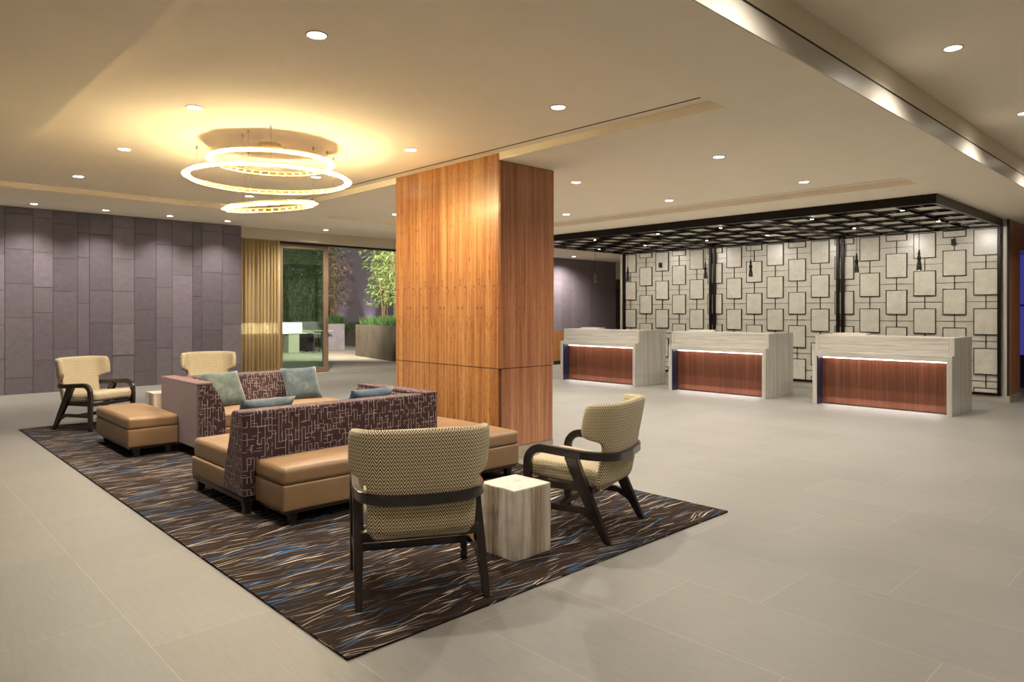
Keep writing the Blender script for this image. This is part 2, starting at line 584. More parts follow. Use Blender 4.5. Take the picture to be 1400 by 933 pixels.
def boxuv(bm):
    uvl = bm.loops.layers.uv.new('UVMap')
    for f in bm.faces:
        n = f.normal
        a = (abs(n.x), abs(n.y), abs(n.z))
        for lp in f.loops:
            c_ = lp.vert.co
            if a[2] >= a[0] and a[2] >= a[1]:
                lp[uvl].uv = (c_.x, c_.y)
            elif a[0] >= a[1]:
                lp[uvl].uv = (c_.y, c_.z)
            else:
                lp[uvl].uv = (c_.x, c_.z)


def obj(name, bm, mat, parent=None, loc=(0, 0, 0), rotz=0.0, bevel=0.0, smooth=False, seg=2, keep_uv=False, subsurf=0, recalc=True):
    if recalc:
        bmesh.ops.recalc_face_normals(bm, faces=bm.faces[:])
    bm.normal_update()
    if not keep_uv:
        boxuv(bm)
    me = bpy.data.meshes.new(name)
    bm.to_mesh(me)
    bm.free()
    for m in (mat if isinstance(mat, (list, tuple)) else [mat]):
        me.materials.append(M[m])
    if smooth:
        for p in me.polygons:
            p.use_smooth = True
    o = bpy.data.objects.new(name, me)
    o.location = loc
    o.rotation_euler = (0, 0, rotz)
    if parent:
        o.parent = parent
    C.objects.link(o)
    if bevel:
        b = o.modifiers.new('bevel', 'BEVEL')
        b.width = bevel
        b.segments = seg
        b.limit_method = 'ANGLE'
        b.angle_limit = math.radians(35)
        b.harden_normals = False
    if subsurf:
        s_ = o.modifiers.new('sub', 'SUBSURF')
        s_.levels = s_.render_levels = subsurf
    return o


def nb():
    return bmesh.new()


def tag(o, label=None, cat=None, group=None, kind=None):
    if label:
        o['label'] = label
    if cat:
        o['category'] = cat
    if group:
        o['group'] = group
    if kind:
        o['kind'] = kind
    return o


def thing(name, label, cat, loc=(0, 0, 0), rotz=0.0, group=None):
    o = bpy.data.objects.new(name, None)
    o.empty_display_size = 0.1
    o.location = loc
    o.rotation_euler = (0, 0, rotz)
    C.objects.link(o)
    return tag(o, label, cat, group)


def struct(name, bm, mat, **k):
    o = obj(name, bm, mat, **k)
    o['kind'] = 'structure'
    return o


def tree(root, loc=None, rotz=None, label=None, group=None):
    def rec(o, par):
        c_ = o.copy()
        C.objects.link(c_)
        if par:
            c_.parent = par
        for ch in [x for x in list(S.objects) if x.parent == o]:
            rec(ch, c_)
        return c_
    r = rec(root, None)
    if loc is not None:
        r.location = loc
    if rotz is not None:
        r.rotation_euler = (0, 0, rotz)
    if label:
        r['label'] = label
    if group:
        r['group'] = group
    return r


def lamp(name, kind, loc, power, col=WARM, parent=None, **k):
    d = bpy.data.lights.new(name, kind)
    d.energy = power
    d.color = col
    for a, v in k.items():
        setattr(d, a, v)
    o = bpy.data.objects.new(name, d)
    o.location = loc
    if parent:
        o.parent = parent
    C.objects.link(o)
    return o


# ------------------------------------------------------------------ ceiling and room shell
ZS, ZT, ZH, ZR = 2.92, 2.99, 3.28, 3.25     # soffit, trays, far high ceiling, near right high ceiling
TX0, TX1, TY0, TY1 = 1.12, 4.55, 2.565, 10.06      # tray over the seating
UX0, UX1, UY0, UY1 = 5.37, 8.90, 2.565, 9.96       # tray over the lobby
YB = 1.79                                          # near edge of the soffit
YF = 10.86                                         # far edge of the soffit

bm = nb()
box(bm, -6, 21, -6, 14.9, -0.2, 0.0)
box(bm, 14.1, 21, -6, 14.9, -0.2, 0.001)
struct('floor', bm, 'floor_tile')

bm = nb()
box(bm, -6, TX0, YB, YF, ZS, 3.4)
box(bm, TX0, TX1, YB, TY0, ZS, 3.4)
box(bm, TX0, TX1, TY1, YF, ZS, 3.4)
box(bm, TX1, UX0, YB, YF, ZS, 3.4)
box(bm, UX0, UX1, YB, UY0, ZS, 3.4)
box(bm, UX0, UX1, UY1, YF, ZS, 3.4)
box(bm, UX1, 21, YB, YF, ZS, 3.4)
box(bm, 11.0, 21, YF, 15.2, ZS, 3.4)
box(bm, TX0, TX1, TY0, TY1, ZT, 3.4)
box(bm, UX0, UX1, UY0, UY1, ZT, 3.4)
box(bm, -6, 11.0, YF, 15.2, ZH, 3.4)
box(bm, -6, 21, -6, YB + 0.45, ZR, 3.5)
struct('ceiling', bm, 'ceiling_paint')
# the cove: the soffit's near face is a thin bright upstand, the recess runs in behind it
bm = nb()
box(bm, -6, 21, YB - 0.012, YB - 0.0005, ZS - 0.001, 3.055)
struct('trim_1', bm, 'trim_white')
bm = nb()
box(bm, -6, 21, YB - 0.0115, YB - 0.001, 3.0555, 3.07)
struct('trim_cove_shade', bm, 'dark_reveal')  # painted dark strip for the shade in the cove recess

# thin slot lines along the far edges of both trays
bm = nb()
box(bm, TX1 - 0.13, TX1 - 0.118, TY0 + 0.1, TY1 - 0.2, ZT - 0.004, ZT + 0.01)
struct('trim_3', bm, 'dark_reveal')
bm = nb()
box(bm, UX1 - 0.13, UX1 - 0.124, UY0 + 0.1, UY1 - 0.2, ZT - 0.003, ZT + 0.01)
struct('trim_4', bm, 'base_stone')

# left far wall: plum panels in uneven columns
random.seed(4)
WY = 14.74
cols = [-6, -4.9, -3.6, -2.7, -1.5, -0.6, 0.4, 1.1, 1.93, 2.34, 2.64, 3.02, 3.21, 3.59, 3.97, 4.36, 4.66, 5.05, 5.23, 5.65, 6.05]
bm = nb()
box(bm, -6, 6.05, WY + 0.02, WY + 0.2, 0, ZH, 5)
for a, b in zip(cols[:-1], cols[1:]):
    z = -random.uniform(0.0, 0.8)
    k = random.randrange(5)
    while z < ZH:
        h = random.choice((0.45, 0.62, 0.85, 0.6, 1.05))
        z0, z1 = max(z, 0.0), min(z + h, ZH)
        if z1 - z0 > 0.01:
            y = WY + random.uniform(0, 0.006)
            box(bm, a + 0.003, b - 0.003, y, WY + 0.02, z0 + 0.003, z1 - 0.003, k)
        z += h
        k = min(4, max(0, k + random.choice((-1, 0, 1, 1, -1))))
struct('wall_left', bm, ['plum_panel_%d' % i for i in range(5)] + ['dark_reveal'])

# bulkhead over curtain and doors, wall stub behind the column
bm = nb()
box(bm, 6.05, 11.0, 14.83, 15.3, 3.05, ZH)
box(bm, 6.05, 6.12, 14.80, 15.2, 3.05, ZH)
struct('wall_back', bm, 'bulkhead_paint')
bm = nb()
box(bm, 11.0, 11.2, 12.94, 15.3, 0, 3.3)
box(bm, 5.95, 6.05, 14.95, 15.3, 0, 3.3)
struct('wall_side', bm, 'wall_paint')

# plum wall and timber wainscot beyond the desks
bm = nb()
x = 11.2
k = 2
while x < 16.6:
    x2 = min(x + random.choice((0.4, 0.6, 0.8, 1.0)), 16.6)
    z = 0.9
    while z < ZS:
        h = random.choice((0.7, 1.0, 1.3))
        z1 = min(z + h, ZS)
        box(bm, x + 0.001, x2 - 0.001, 12.93, 13.1, z + 0.001, z1 - 0.001, k)
        z = z1
        k = random.choice((1, 2, 3))
    x = x2
struct('wall_far', bm, ['plum_panel_%d' % i for i in range(5)])
bm = nb()
box(bm, 11.2, 16.6, 12.90, 12.93, 0.10, 0.90)
struct('trim_5', bm, 'walnut')
bm = nb()
box(bm, 11.2, 16.6, 12.885, 12.93, 0.0, 0.10)
struct('baseboard_far', bm, 'dark_reveal')
bm = nb()
box(bm, 16.6, 21, 12.93, 13.4, 2.43, ZS)
struct('wall_lintel', bm, 'bulkhead_paint')
bm = nb()
box(bm, 16.6, 21, 14.4, 14.6, 0, ZS)
struct('wall_corridor', bm, 'base_stone')
t_ = thing('door_1', None, None, (18.4, 14.38, 0))
t_['kind'] = 'structure'
bm = nb()
box(bm, -0.5, 0.5, -0.02, 0.02, 0, 2.2)
obj('door_leaf', bm, 'planter_grey', t_)
bm = nb()
box(bm, -0.42, -0.30, -0.05, -0.02, 1.0, 1.05)
obj('handle', bm, 'black_metal', t_)

# feature wall substrate, right-hand pier
XW = 13.30
bm = nb()
box(bm, XW + 0.03, XW + 0.25, 2.56, 10.25, 0.10, ZS)
struct('wall_right', bm, 'onyx_back')
bm = nb()
box(bm, XW + 0.25, 20.9, 10.1, 10.25, 0.0, ZS)
struct('wall_return', bm, 'wall_paint')
bm = nb()
box(bm, XW - 0.012, XW + 0.26, 2.535, 10.26, 0.0, 0.105)
struct('baseboard_right', bm, 'base_stone')
bm = nb()
box(bm, XW + 0.001, XW + 0.03, 2.575, 2.62, 0.105, ZS)
struct('trim_6', bm, 'travertine_upright')
bm = nb()
box(bm, XW + 0.002, XW + 0.05, 2.552, 2.575, 0.105, ZS)
struct('trim_7', bm, 'dark_reveal')
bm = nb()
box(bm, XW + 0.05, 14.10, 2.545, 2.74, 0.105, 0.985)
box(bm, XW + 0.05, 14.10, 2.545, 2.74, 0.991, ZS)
struct('wall_pier', bm, 'walnut_side_lit_tone')
bm = nb()
box(bm, XW + 0.03, 14.11, 2.53, 2.70, 0.0, 0.105)
struct('baseboard_pier', bm, 'base_stone')
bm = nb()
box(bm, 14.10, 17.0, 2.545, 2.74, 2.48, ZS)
struct('wall_header', bm, 'walnut_side_lit_tone')
bm = nb()
box(bm, 16.2, 16.35, 2.74, 10.1, 0, ZS)
box(bm, 14.10, 16.2, 5.2, 5.3, 0, ZS)
struct('wall_lounge', bm, 'blue_wall')
bm = nb()
box(bm, 20.9, 21.1, -6, 15, 0, 3.5)
struct('wall_end', bm, 'wall_paint')
ds = thing('blue_display', 'dark blue lit display panel in the lounge beyond the right edge', 'display', (16.19, 3.7, 0.6))
bm = nb()
box(bm, -0.04, 0.0, -0.92, 0.9, 0.0, 1.95)
obj('casing', bm, 'black_metal', ds)
bm = nb()
box(bm, -0.046, -0.041, -0.90, 0.88, 0.02, 0.95)
box(bm, -0.046, -0.041, -0.90, 0.88, 0.98, 1.93)
obj('screen', bm, 'screen_blue', ds)
# the part of the lobby behind the camera
bm = nb()
box(bm, -6.2, 21.1, -6.2, -6, 0, 3.6)
struct('wall_front', bm, 'wall_paint')
bm = nb()
box(bm, -6.2, -6, -6.2, 15.3, 0, 3.6)
struct('wall_rear', bm, 'wall_paint')

# ------------------------------------------------------------------ column
col = thing('wood_column', 'square column clad in figured walnut veneer beside the sofas', 'column', (4.55, 4.95, 0))
CW, CD = 0.765, 1.76
bm = nb()
box(bm, 0.02, CW - 0.02, 0.02, CD - 0.02, 0, ZT - 0.001)
obj('core', bm, 'dark_reveal', col)
bm = nb()
box(bm, -0.004, 0.02, 0.012, CD, 0.895, 2.985)
box(bm, CW - 0.02, CW, 0.012, CD, 0.895, 2.915)
box(bm, 0.02, CW - 0.004, CD - 0.02, CD, 0.895, 2.915)
obj('upper_panel', bm, 'walnut', col)
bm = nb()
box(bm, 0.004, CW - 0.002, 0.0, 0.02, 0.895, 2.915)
obj('upper_panel', bm, 'walnut_side_lit_tone', col)
bm = nb()
box(bm, -0.004, 0.02, 0.022, CD, 0.12, 0.888)
box(bm, CW - 0.02, CW, 0.022, CD, 0.12, 0.888)
box(bm, 0.02, CW - 0.004, CD - 0.02, CD, 0.12, 0.888)
obj('lower_panel', bm, 'walnut', col)
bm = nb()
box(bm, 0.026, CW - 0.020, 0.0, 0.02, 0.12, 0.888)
obj('lower_panel', bm, 'walnut_side_lit_tone', col)
bm = nb()
box(bm, 0.006, CW - 0.004, 0.006, CD - 0.004, 0.0, 0.118)
obj('stone_base', bm, 'base_stone', col)

# ------------------------------------------------------------------ recessed downlights
dn = None


def downlight(x, y, z, label, group, power=P_DOWN, size=152, blend=1.0, r=0.055, col_=WARM):
    global dn
    if dn is None:
        d = thing('recessed_downlight', label, 'ceiling light', (x, y, z), 0, group)
        bm = nb()
        lathe(bm, [(0.062, 0.0), (0.062, -0.004), (0.052, -0.005), (0.05, 0.0)], seg=28)
        obj('trim_ring', bm, 'trim_white', d)
        bm = nb()
        lathe(bm, [(0.05, -0.001), (0.05, -0.003), (0.03, -0.0035)], seg=28)
        obj('lens', bm, 'lamp_lens', d)
        dn = d
    else:
        d = tree(dn, (x, y, z), 0.0, label, group)
        for ch in [q for q in list(S.objects) if q.parent == d and q.type == 'LIGHT']:
            bpy.data.objects.remove(ch)
    lamp('downlight_beam', 'SPOT', (0, 0, -0.012), power, col_, d, spot_size=math.radians(size), spot_blend=blend, shadow_soft_size=0.045)
    return d


G1 = 'downlights in the tray ceiling over the seating'
rows = ['nearest the camera', 'second row from the camera', 'third row from the camera', 'far row']
for i, y in enumerate((3.55, 5.45, 7.31, 9.14)):
    for x, sd in ((1.88, 'left'), (3.86, 'right')):
        if i == 3 and sd == 'right':
            pass
        downlight(x, y, ZT, 'lit round downlight in seating tray ceiling, %s column, %s' % (sd, rows[i]), G1, P_DOWN * (0.7 if i == 0 else 1.0))
G2 = 'downlights in the tray ceiling over the lobby'
for i, y in enumerate((3.59, 5.47, 7.38, 9.25)):
    for x, sd in ((6.26, 'near the column'), (8.21, 'near the lattice canopy')):
        downlight(x, y, ZT, 'lit lobby tray downlight, line %s, %s' % (sd, rows[i]), G2)
G3 = 'wall wash downlights along the plum panel wall'
for i, x in enumerate((-3.2, -2.1, -1.0, 0.1, 1.18, 2.26, 3.34, 4.43, 5.53)):
    downlight(x, 14.16, ZH, ('small lit downlight by the plum panel wall, number %d from the curtain end' % (9 - i)), G3, P_WASH * 0.62, 115)
downlight(7.73, 14.18, ZH, 'small lit downlight above the glass sliding door', G3, 140, 155)
downlight(9.9, 14.18, ZH, 'lit downlight by the open doorway behind the column', G3, 45, 130)
downlight(14.05, 12.35, ZS, 'small lit downlight before the distant plum wall beyond the desks', G3, 150, 150)
downlight(12.3, 12.40, ZS, 'lit downlight before the distant plum wall behind the column', G3, 60, 125)
G4 = 'downlights in the high ceiling on the right'
for x, n in ((5.45, 'nearest downlight in the high ceiling at upper right'), (7.72, 'second downlight in the high ceiling at right edge')):
    downlight(x, 1.36, ZR, 'round lit ' + n, G4, P_DOWN * 0.7)
for x in (-1.3, 0.95, 3.2, 9.98, 12.25):
    downlight(x, 1.36, ZR, 'round lit downlight in the high ceiling outside the frame', G4, P_DOWN * 0.6)
for x in (-2.0, 2.5, 7.0, 11.5):
    for y in (-1.5, -4.2):
        downlight(x, y, ZR, 'round lit downlight behind the camera', G4, P_DOWN * 0.22)
for x, y in ((-1.5, 4.5), (-1.5, 8.0), (-4, 6.0), (2.0, 12.2), (5.2, 12.2), (8.3, 12.2)):
    pass

# ------------------------------------------------------------------ lattice canopy and feature wall
CX0, CX1, CY0, CY1 = 9.78, 13.27, 2.62, 10.12
can = thing('lattice_canopy', 'dark metal lattice canopy hanging over the reception desks', 'canopy', (CX0, CY0, 2.80))
LX, LY = CX1 - CX0, CY1 - CY0
bm = nb()
box(bm, 0, LX, 0, 0.05, 0.0, 0.118)
box(bm, 0, LX, LY - 0.05, LY, 0.0, 0.118)
box(bm, 0, 0.05, 0.05, LY - 0.05, 0.0, 0.118)
box(bm, LX - 0.05, LX, 0.05, LY - 0.05, 0.0, 0.118)
obj('perimeter_frame', bm, 'black_metal', can)
for y in (2.45, 5.09):
    bm = nb()
    box(bm, 0.05, LX - 0.05, y - 0.055, y - 0.02, 0, 0.11)
    box(bm, 0.05, LX - 0.05, y + 0.02, y + 0.055, 0, 0.11)
    obj('cross_beam', bm, 'black_metal', can)
bays = ((0.05, 2.395), (2.505, 5.035), (5.145, LY - 0.05))
PW, PH = 0.4425, 0.645


def lattice_cells(lo, hi, start, pitch):
    v = start
    while v - pitch > lo:
        v -= pitch
    out = []
    while v < hi:
        out.append(v)
        v += pitch
    return out


for bi, (ya, yb) in enumerate(bays):
    bm = nb()
    bw = 0.014
    zl, zh = 0.0, 0.05
    ncol = 5
    sp_ = (yb - ya) / (ncol + 0.45)
    for c_ in range(ncol + 1):
        yc = ya + sp_ * (c_ + 0.25) + 0.07
        off = 0.32 if c_ % 2 else 0.0
        x = 0.05 - 0.40 + off
        while x < LX:
            xa, xb2 = max(x, 0.05), min(x + 0.43, LX - 0.05)
            y0, y1 = max(ya, yc - 0.17), min(yb, yc + 0.17)
            if xb2 - xa > 0.02:
                box(bm, xa, xb2, y0, y0 + bw, zl, zh)
                box(bm, xa, xb2, y1 - bw, y1, zl, zh)
                if x > 0.05:
                    box(bm, xa, xa + bw, y0, y1, zl, zh)
                if x + 0.43 < LX - 0.05:
                    box(bm, xb2 - bw, xb2, y0, y1, zl, zh)
                    if xb2 + 0.215 < LX - 0.05:
                        box(bm, xb2, xb2 + 0.215, yc - bw / 2, yc + bw / 2, zl, zh)
                xm = x + 0.215
                if 0.06 < xm < LX - 0.06:
                    for q in (-0.05, 0.05):
                        box(bm, xm + q - bw / 2, xm + q + bw / 2, max(ya, yc + 0.17), min(yb, yc + 0.17 + 2 * sp_ - 0.34), zl + 0.01, zh - 0.01) if yc + 0.18 < yb else None
            x += 0.645
    obj('lattice_bay', bm, 'black_metal', can)
    bm = nb()
    for c_ in range(ncol + 1):
        yc = ya + sp_ * (c_ + 0.25) + 0.07
        x = 0.05 - 0.40 + (0.32 if c_ % 2 else 0.0)
        while x < LX:
            xa, xb2 = max(x, 0.05) + 0.02, min(x + 0.43, LX - 0.05) - 0.02
            y0, y1 = max(ya, yc - 0.17) + 0.02, min(yb, yc + 0.17) - 0.02
            if xb2 - xa > 0.04:
                box(bm, xa, xb2, y0, y1, 0.012, 0.020)
            x += 0.645
    obj('stone_inlay', bm, 'onyx_tile', can)
bm = nb()
box(bm, 0.05, LX - 0.05, 0.05, LY - 0.05, 0.108, 0.116)
obj('backing_panel', bm, 'black_metal', can)

ft = thing('feature_wall_screen', 'stone tile screen with black metal squares behind the reception desks', 'wall screen', (XW, 2.65, 0.10))
kk = 0
tiles_pos = []
fr = nb()
H0, H1 = 0.03, 2.70
box(fr, -0.03, 0.03, 0.0, 7.47, 0.0, 0.035)
for k in range(17):
    yc = 2.86 + PW * k - 2.65
    top = 2.79 if k % 2 == 0 else 2.47 + PH
    z = top
    while z > 0.12:
        z1, z0 = min(z, 2.80), max(z - 0.43, 0.13)
        if z1 - z0 > 0.04:
            tiles_pos.append((yc, z0 - 0.10, z1 - 0.10))
        z -= PH
Lm = nb()
bw = 0.010
for yc, z0, z1 in tiles_pos:
    a, b = yc - 0.17, yc + 0.17
    a2, b2 = max(a, 0.0), min(b, 7.47)
    box(Lm, 0.004, 0.03, a2, a2 + bw, z0, z1)
    box(Lm, 0.004, 0.03, b2 - bw, b2, z0, z1)
    box(Lm, 0.004, 0.03, a2 + bw, b2 - bw, z1 - bw, z1)
    if z0 > 0.05:
        box(Lm, 0.004, 0.03, a2 + bw, b2 - bw, z0, z0 + bw)
        zl = max(z0 - 0.215, 0.03)
        box(Lm, 0.014, 0.03, yc - bw / 2, yc + bw / 2, zl, z0)
    zm = z1 - 0.215
    if z1 - z0 > 0.4 or zm > 0.1:
        zm = z0 + 0.215 if z1 > 2.6 else z1 - 0.215
        if b2 < 7.46 and zm > 0.05:
            e = min(b2 + 2 * PW - 0.34, 7.47)
            for dz in (0.0,):
                box(Lm, 0.022, 0.03, b2, e, zm + dz - 0.003, zm + dz + 0.003)
        if a2 - 0.001 > 0 and yc < 0.9:
            for dz in (0.0,):
                box(Lm, 0.022, 0.03, 0, a2, zm + dz - 0.003, zm + dz + 0.003)
obj('square_outline', Lm, 'black_metal', ft)['label'] = 'black metal outlines of the squares'
bmi = fr
for yy in (0.0, 2.41, 2.50, 5.05, 5.14, 7.43):
    wdt = 0.05 if yy not in (0.0,) else 0.045
    box(bmi, -0.04, 0.028, yy, yy + wdt, 0.03, 2.71)
obj('upright', bmi, 'black_metal', ft)
tb = nb()
box(tb, -0.005, 0.029, 0.05, 7.42, 0.04, 0.045)
obj('sill', tb, 'base_stone', ft)
n_t = 0
src = None
for yc, z0, z1 in tiles_pos:
    if yc < 0.1 or abs(yc - 2.44) < 0.12 or abs(yc - 5.08) < 0.12:
        pass
    bm = nb()
    box(bm, 0.008, 0.03, max(yc - 0.158, 0.05), min(yc + 0.158, 7.42), z0 + 0.012, z1 - 0.012)
    obj('stone_square', bm, 'onyx_tile', ft)

# small black detector boxes on the feature wall
for y, z, lb in ((3.30, 2.60, 'small black camera box high on right bay of stone screen'), (9.07, 2.50, 'small black camera box high on left bay of stone screen')):
    d = thing('wall_camera', lb, 'camera box', (XW - 0.016, y, z))
    bm = nb()
    box(bm, -0.05, 0.002, -0.03, 0.03, -0.05, 0.05)
    obj('housing', bm, 'black_metal', d, bevel=0.004)
    bm = nb()
    lathe(bm, [(0.018, -0.052), (0.018, -0.062), (0.012, -0.066)], seg=16)
    obj('lens', bm, 'glass_fitting', d)

# ------------------------------------------------------------------ pendants
pend = None
for i, (y, lb) in enumerate(((3.25, 'black glass pendant over the right end of the right desk'), (4.12, 'black glass pendant over the left end of the right desk'),
                             (5.87, 'black glass pendant over the right end of the middle desk'), (6.75, 'black glass pendant over the left end of the middle desk'),
                             (8.50, 'black glass pendant over the right end of the left desk'), (9.35, 'black glass pendant before the plum wall, left end of the left desk'))):
    if pend is None:
        pend = thing('pendant_lamp', lb, 'pendant lamp', (11.3, y, 2.05), 0, 'pendants over the reception desks')
        bm = nb()
        lathe(bm, [(0.004, 0.30), (0.008, 0.30), (0.012, 0.26), (0.022, 0.24), (0.012, 0.22), (0.026, 0.195), (0.030, 0.17), (0.020, 0.145), (0.026, 0.11), (0.034, 0.05), (0.038, 0.0), (0.030, 0.0), (0.02, 0.06)], seg=16)
        obj('shade', bm, 'glass_fitting', pend, smooth=True)
        bm = nb()
        tube(bm, [(0, 0, 0.29), (0, 0, 0.85)], 0.0035, 6)
        obj('cord', bm, 'black_metal', pend)
        bm = nb()
        lathe(bm, [(0.03, 0.835), (0.03, 0.857), (0.012, 0.858)], seg=14)
        obj('canopy_cap', bm, 'black_metal', pend)
        bm = nb()
        lathe(bm, [(0.018, 0.012), (0.018, 0.002)], seg=12)
        obj('bulb', bm, 'lamp_lens', pend)
        lamp('pendant_beam', 'SPOT', (0, 0, 0.0), 8, WARM, pend, spot_size=math.radians(70), spot_blend=0.6, shadow_soft_size=0.02)
    else:
        tree(pend, (11.3, y, 2.05), 0, lb)
# small spots in the canopy that light the screen and the desks
G5 = 'small spots in the lattice canopy'
n = 0
names5 = ['right', 'middle', 'left']
for bi, yc in enumerate((3.72, 6.39, 9.0)):
    for yo, side in ((-0.6, 'right'), (0.6, 'left')):
        for x, w_ in ((11.75, 'near the stone screen'), (10.15, 'at the front edge')):
            d = thing('canopy_spot', 'small lit spot in the %s canopy bay, %s side, %s' % (names5[bi], side, w_), 'spot light', (x, yc + yo, 2.90), 0, G5)
            bm = nb()
            lathe(bm, [(0.028, 0.0), (0.028, -0.105), (0.024, -0.105)], seg=14)
            obj('housing', bm, 'black_metal', d)
            bm = nb()
            lathe(bm, [(0.022, -0.104), (0.022, -0.108)], seg=14)
            obj('lens', bm, 'lamp_lens', d)
            cb_ = lamp('canopy_beam', 'SPOT', (0, 0, -0.115), 29 if x > 11 else 38, (1.0, 0.93, 0.84), d, spot_size=math.radians(140), spot_blend=0.9, shadow_soft_size=0.02)
            if x > 11:
                cb_.rotation_euler = (0, math.radians(-38), 0)


# ------------------------------------------------------------------ reception desks
def desk(y0, y1, label):
    d = thing('reception_desk', label, 'reception desk', (10.94, y0, 0), 0, 'stone reception desks under the canopy')
    L = y1 - y0
    bm = nb()
    box(bm, 0, 1.02, 0, 0.065, 0, 0.83)
    box(bm, 0.11, 1.02, 0, 0.065, 0.83, 1.08)
    obj('side_panel', bm, 'travertine_upright', d, bevel=0.002)
    bm = nb()
    box(bm, 0, 1.02, L - 0.065, L, 0, 0.83)
    box(bm, 0.11, 1.02, L - 0.065, L, 0.83, 1.08)
    obj('side_panel', bm, 'travertine_upright', d, bevel=0.002)
    bm = nb()
    box(bm, 0, 0.32, 0.066, L - 0.066, 0.755, 0.83)
    obj('ledge', bm, 'travertine_flat', d, bevel=0.002)
    bm = nb()
    box(bm, 0.11, 0.17, 0.066, L - 0.066, 0.831, 1.08)
    obj('upper_front', bm, 'travertine_flat', d, bevel=0.002)
    bm = nb()
    box(bm, 0.171, 0.60, 0.066, L - 0.066, 1.02, 1.078)
    obj('transaction_top', bm, 'travertine_flat', d)
    bm = nb()
    box(bm, 0.60, 1.0, 0.10, L - 0.10, 0.70, 0.74)
    obj('work_surface', bm, 'walnut_red', d)
    bm = nb()
    box(bm, 0.55, 0.75, L - 0.60, L - 0.1, 1.078, 1.105)
    obj('raised_shelf', bm, 'trim_white', d)
    bm = nb()
    box(bm, 0.19, 0.22, 0.068, L - 0.068, 0.02, 0.754)
    obj('front_panel', bm, 'walnut_desk', d)
    bm = nb()
    box(bm, 0.015, 0.19, L - 0.0665, L - 0.066 + 0.0004, 0.0, 0.754)
    box(bm, 0.015, 0.19, L - 0.078, L - 0.0665, 0.0, 0.754)
    obj('inner_cheek', bm, 'navy_panel', d)
    bm = nb()
    box(bm, 0.172, 0.187, 0.08, L - 0.09, 0.724, 0.737)
    obj('light_strip', bm, 'led_strip', d)
    a = lamp('desk_glow', 'AREA', (0.10, L / 2, 0.742), 1.3, (1.0, 0.88, 0.86), d, shape='RECTANGLE', size=0.1, size_y=L - 0.3)
    a2 = lamp('toe_glow', 'AREA', (0.08, L / 2, 0.12), 1.3, (1.0, 0.92, 0.95), d, shape='RECTANGLE', size=0.12, size_y=L - 0.3)
    return d


desk(2.74, 4.65, 'rightmost stone reception desk with walnut front, beside the stone screen edge')
desk(5.42, 7.30, 'middle stone reception desk with walnut front and a diagonal vein')
desk(8.05, 10.0, 'leftmost stone reception desk with walnut front, next to the column')

# ------------------------------------------------------------------ curtain, sliding door, patio
bm = nb()
pts = []
n = 220
X0, X1 = 6.10, 7.02
for i in range(n + 1):
    f = i / n
    x = X0 + (X1 - X0) * f
    ph = f * 2 * PI * 11 + 0.9 * math.sin(f * 9) + 0.6 * math.sin(f * 23)
    amp = 0.035 + 0.012 * math.sin(f * 17)
    pts.append((x + 0.012 * math.cos(ph), amp * math.sin(ph)))
rows_ = []
for z, s_ in ((0.012, 1.0), (1.0, 0.95), (2.0, 0.8), (3.04, 0.6)):
    rows_.append([bm.verts.new((x, 14.99 + y * s_, z)) for x, y in pts])
for a, b in zip(rows_[:-1], rows_[1:]):
    for i in range(n):
        bm.faces.new((a[i], a[i + 1], b[i + 1], b[i]))
cu = obj('curtain', bm, 'sheer_curtain', smooth=True, recalc=False)
sm = cu.modifiers.new('thick', 'SOLIDIFY')
sm.thickness = 0.002
tag(cu, 'floor length gold sheer curtain drawn beside the sliding door', 'curtain')

dr = thing('window_1', None, None, (7.07, 15.12, 0))
dr['kind'] = 'structure'
bm = nb()
DW, DH = 1.24, 3.01
box(bm, 0, DW, 0, 0.06, 0.0, 0.13)
box(bm, 0, DW, 0, 0.06, DH - 0.10, DH)
box(bm, 0, 0.09, 0, 0.06, 0.13, DH - 0.10)
box(bm, DW - 0.13, DW, 0, 0.06, 0.13, DH - 0.10)
obj('door_frame', bm, 'bronze', dr, bevel=0.003)
bm = nb()
box(bm, 0.09, DW - 0.13, 0.026, 0.034, 0.13, DH - 0.10)
obj('glass_pane', bm, 'door_glass', dr)
bm = nb()
box(bm, DW - 0.06, DW - 0.035, -0.03, -0.005, 0.95, 1.3)
obj('pull_handle', bm, 'steel', dr, bevel=0.004)
bm = nb()
box(bm, 7.0, 11.0, 15.08, 15.30, 3.012, 3.05)
struct('trim_8', bm, 'dark_reveal')
bm = nb()
box(bm, 6.1, 11.0, 15.10, 15.13, 0.0, 0.006)
struct('trim_9', bm, 'black_metal')

bm = nb()
box(bm, -2, 30, 15.3, 34, -0.2, -0.005)
box(bm, 5.9, 11.2, 14.9, 15.3, -0.2, 0.0)
struct('floor_patio', bm, 'patio_concrete')
bm = nb()
box(bm, -2, 30, 27.5, 27.8, -0.1, 8)
struct('wall_patio', bm, 'plum_panel_1')
bm = nb()
box(bm, 17.7, 20.5, 26.6, 27.4, 2.6, 7.5)
struct('wall_block', bm, 'patio_concrete')
bm = nb()
box(bm, 5.9, 22, 15.32, 16.2, 3.35, 3.55)
struct('ceiling_eave', bm, 'bulkhead_paint')

random.seed(11)


def leaf(bm, p, d, L, W):
    d = Vector(d).normalized()
    s_ = d.cross(Vector((random.uniform(-1, 1), random.uniform(-1, 1), random.uniform(0.2, 1)))).normalized()
    nrm = d.cross(s_).normalized()
    p = Vector(p)
    a = bm.verts.new(p)
    b = bm.verts.new(p + d * L * 0.45 + s_ * W / 2 + nrm * 0.01)
    c_ = bm.verts.new(p + d * L - Vector((0, 0, L * 0.15)))
    e = bm.verts.new(p + d * L * 0.45 - s_ * W / 2 + nrm * 0.01)
    bm.faces.new((a, b, c_, e))


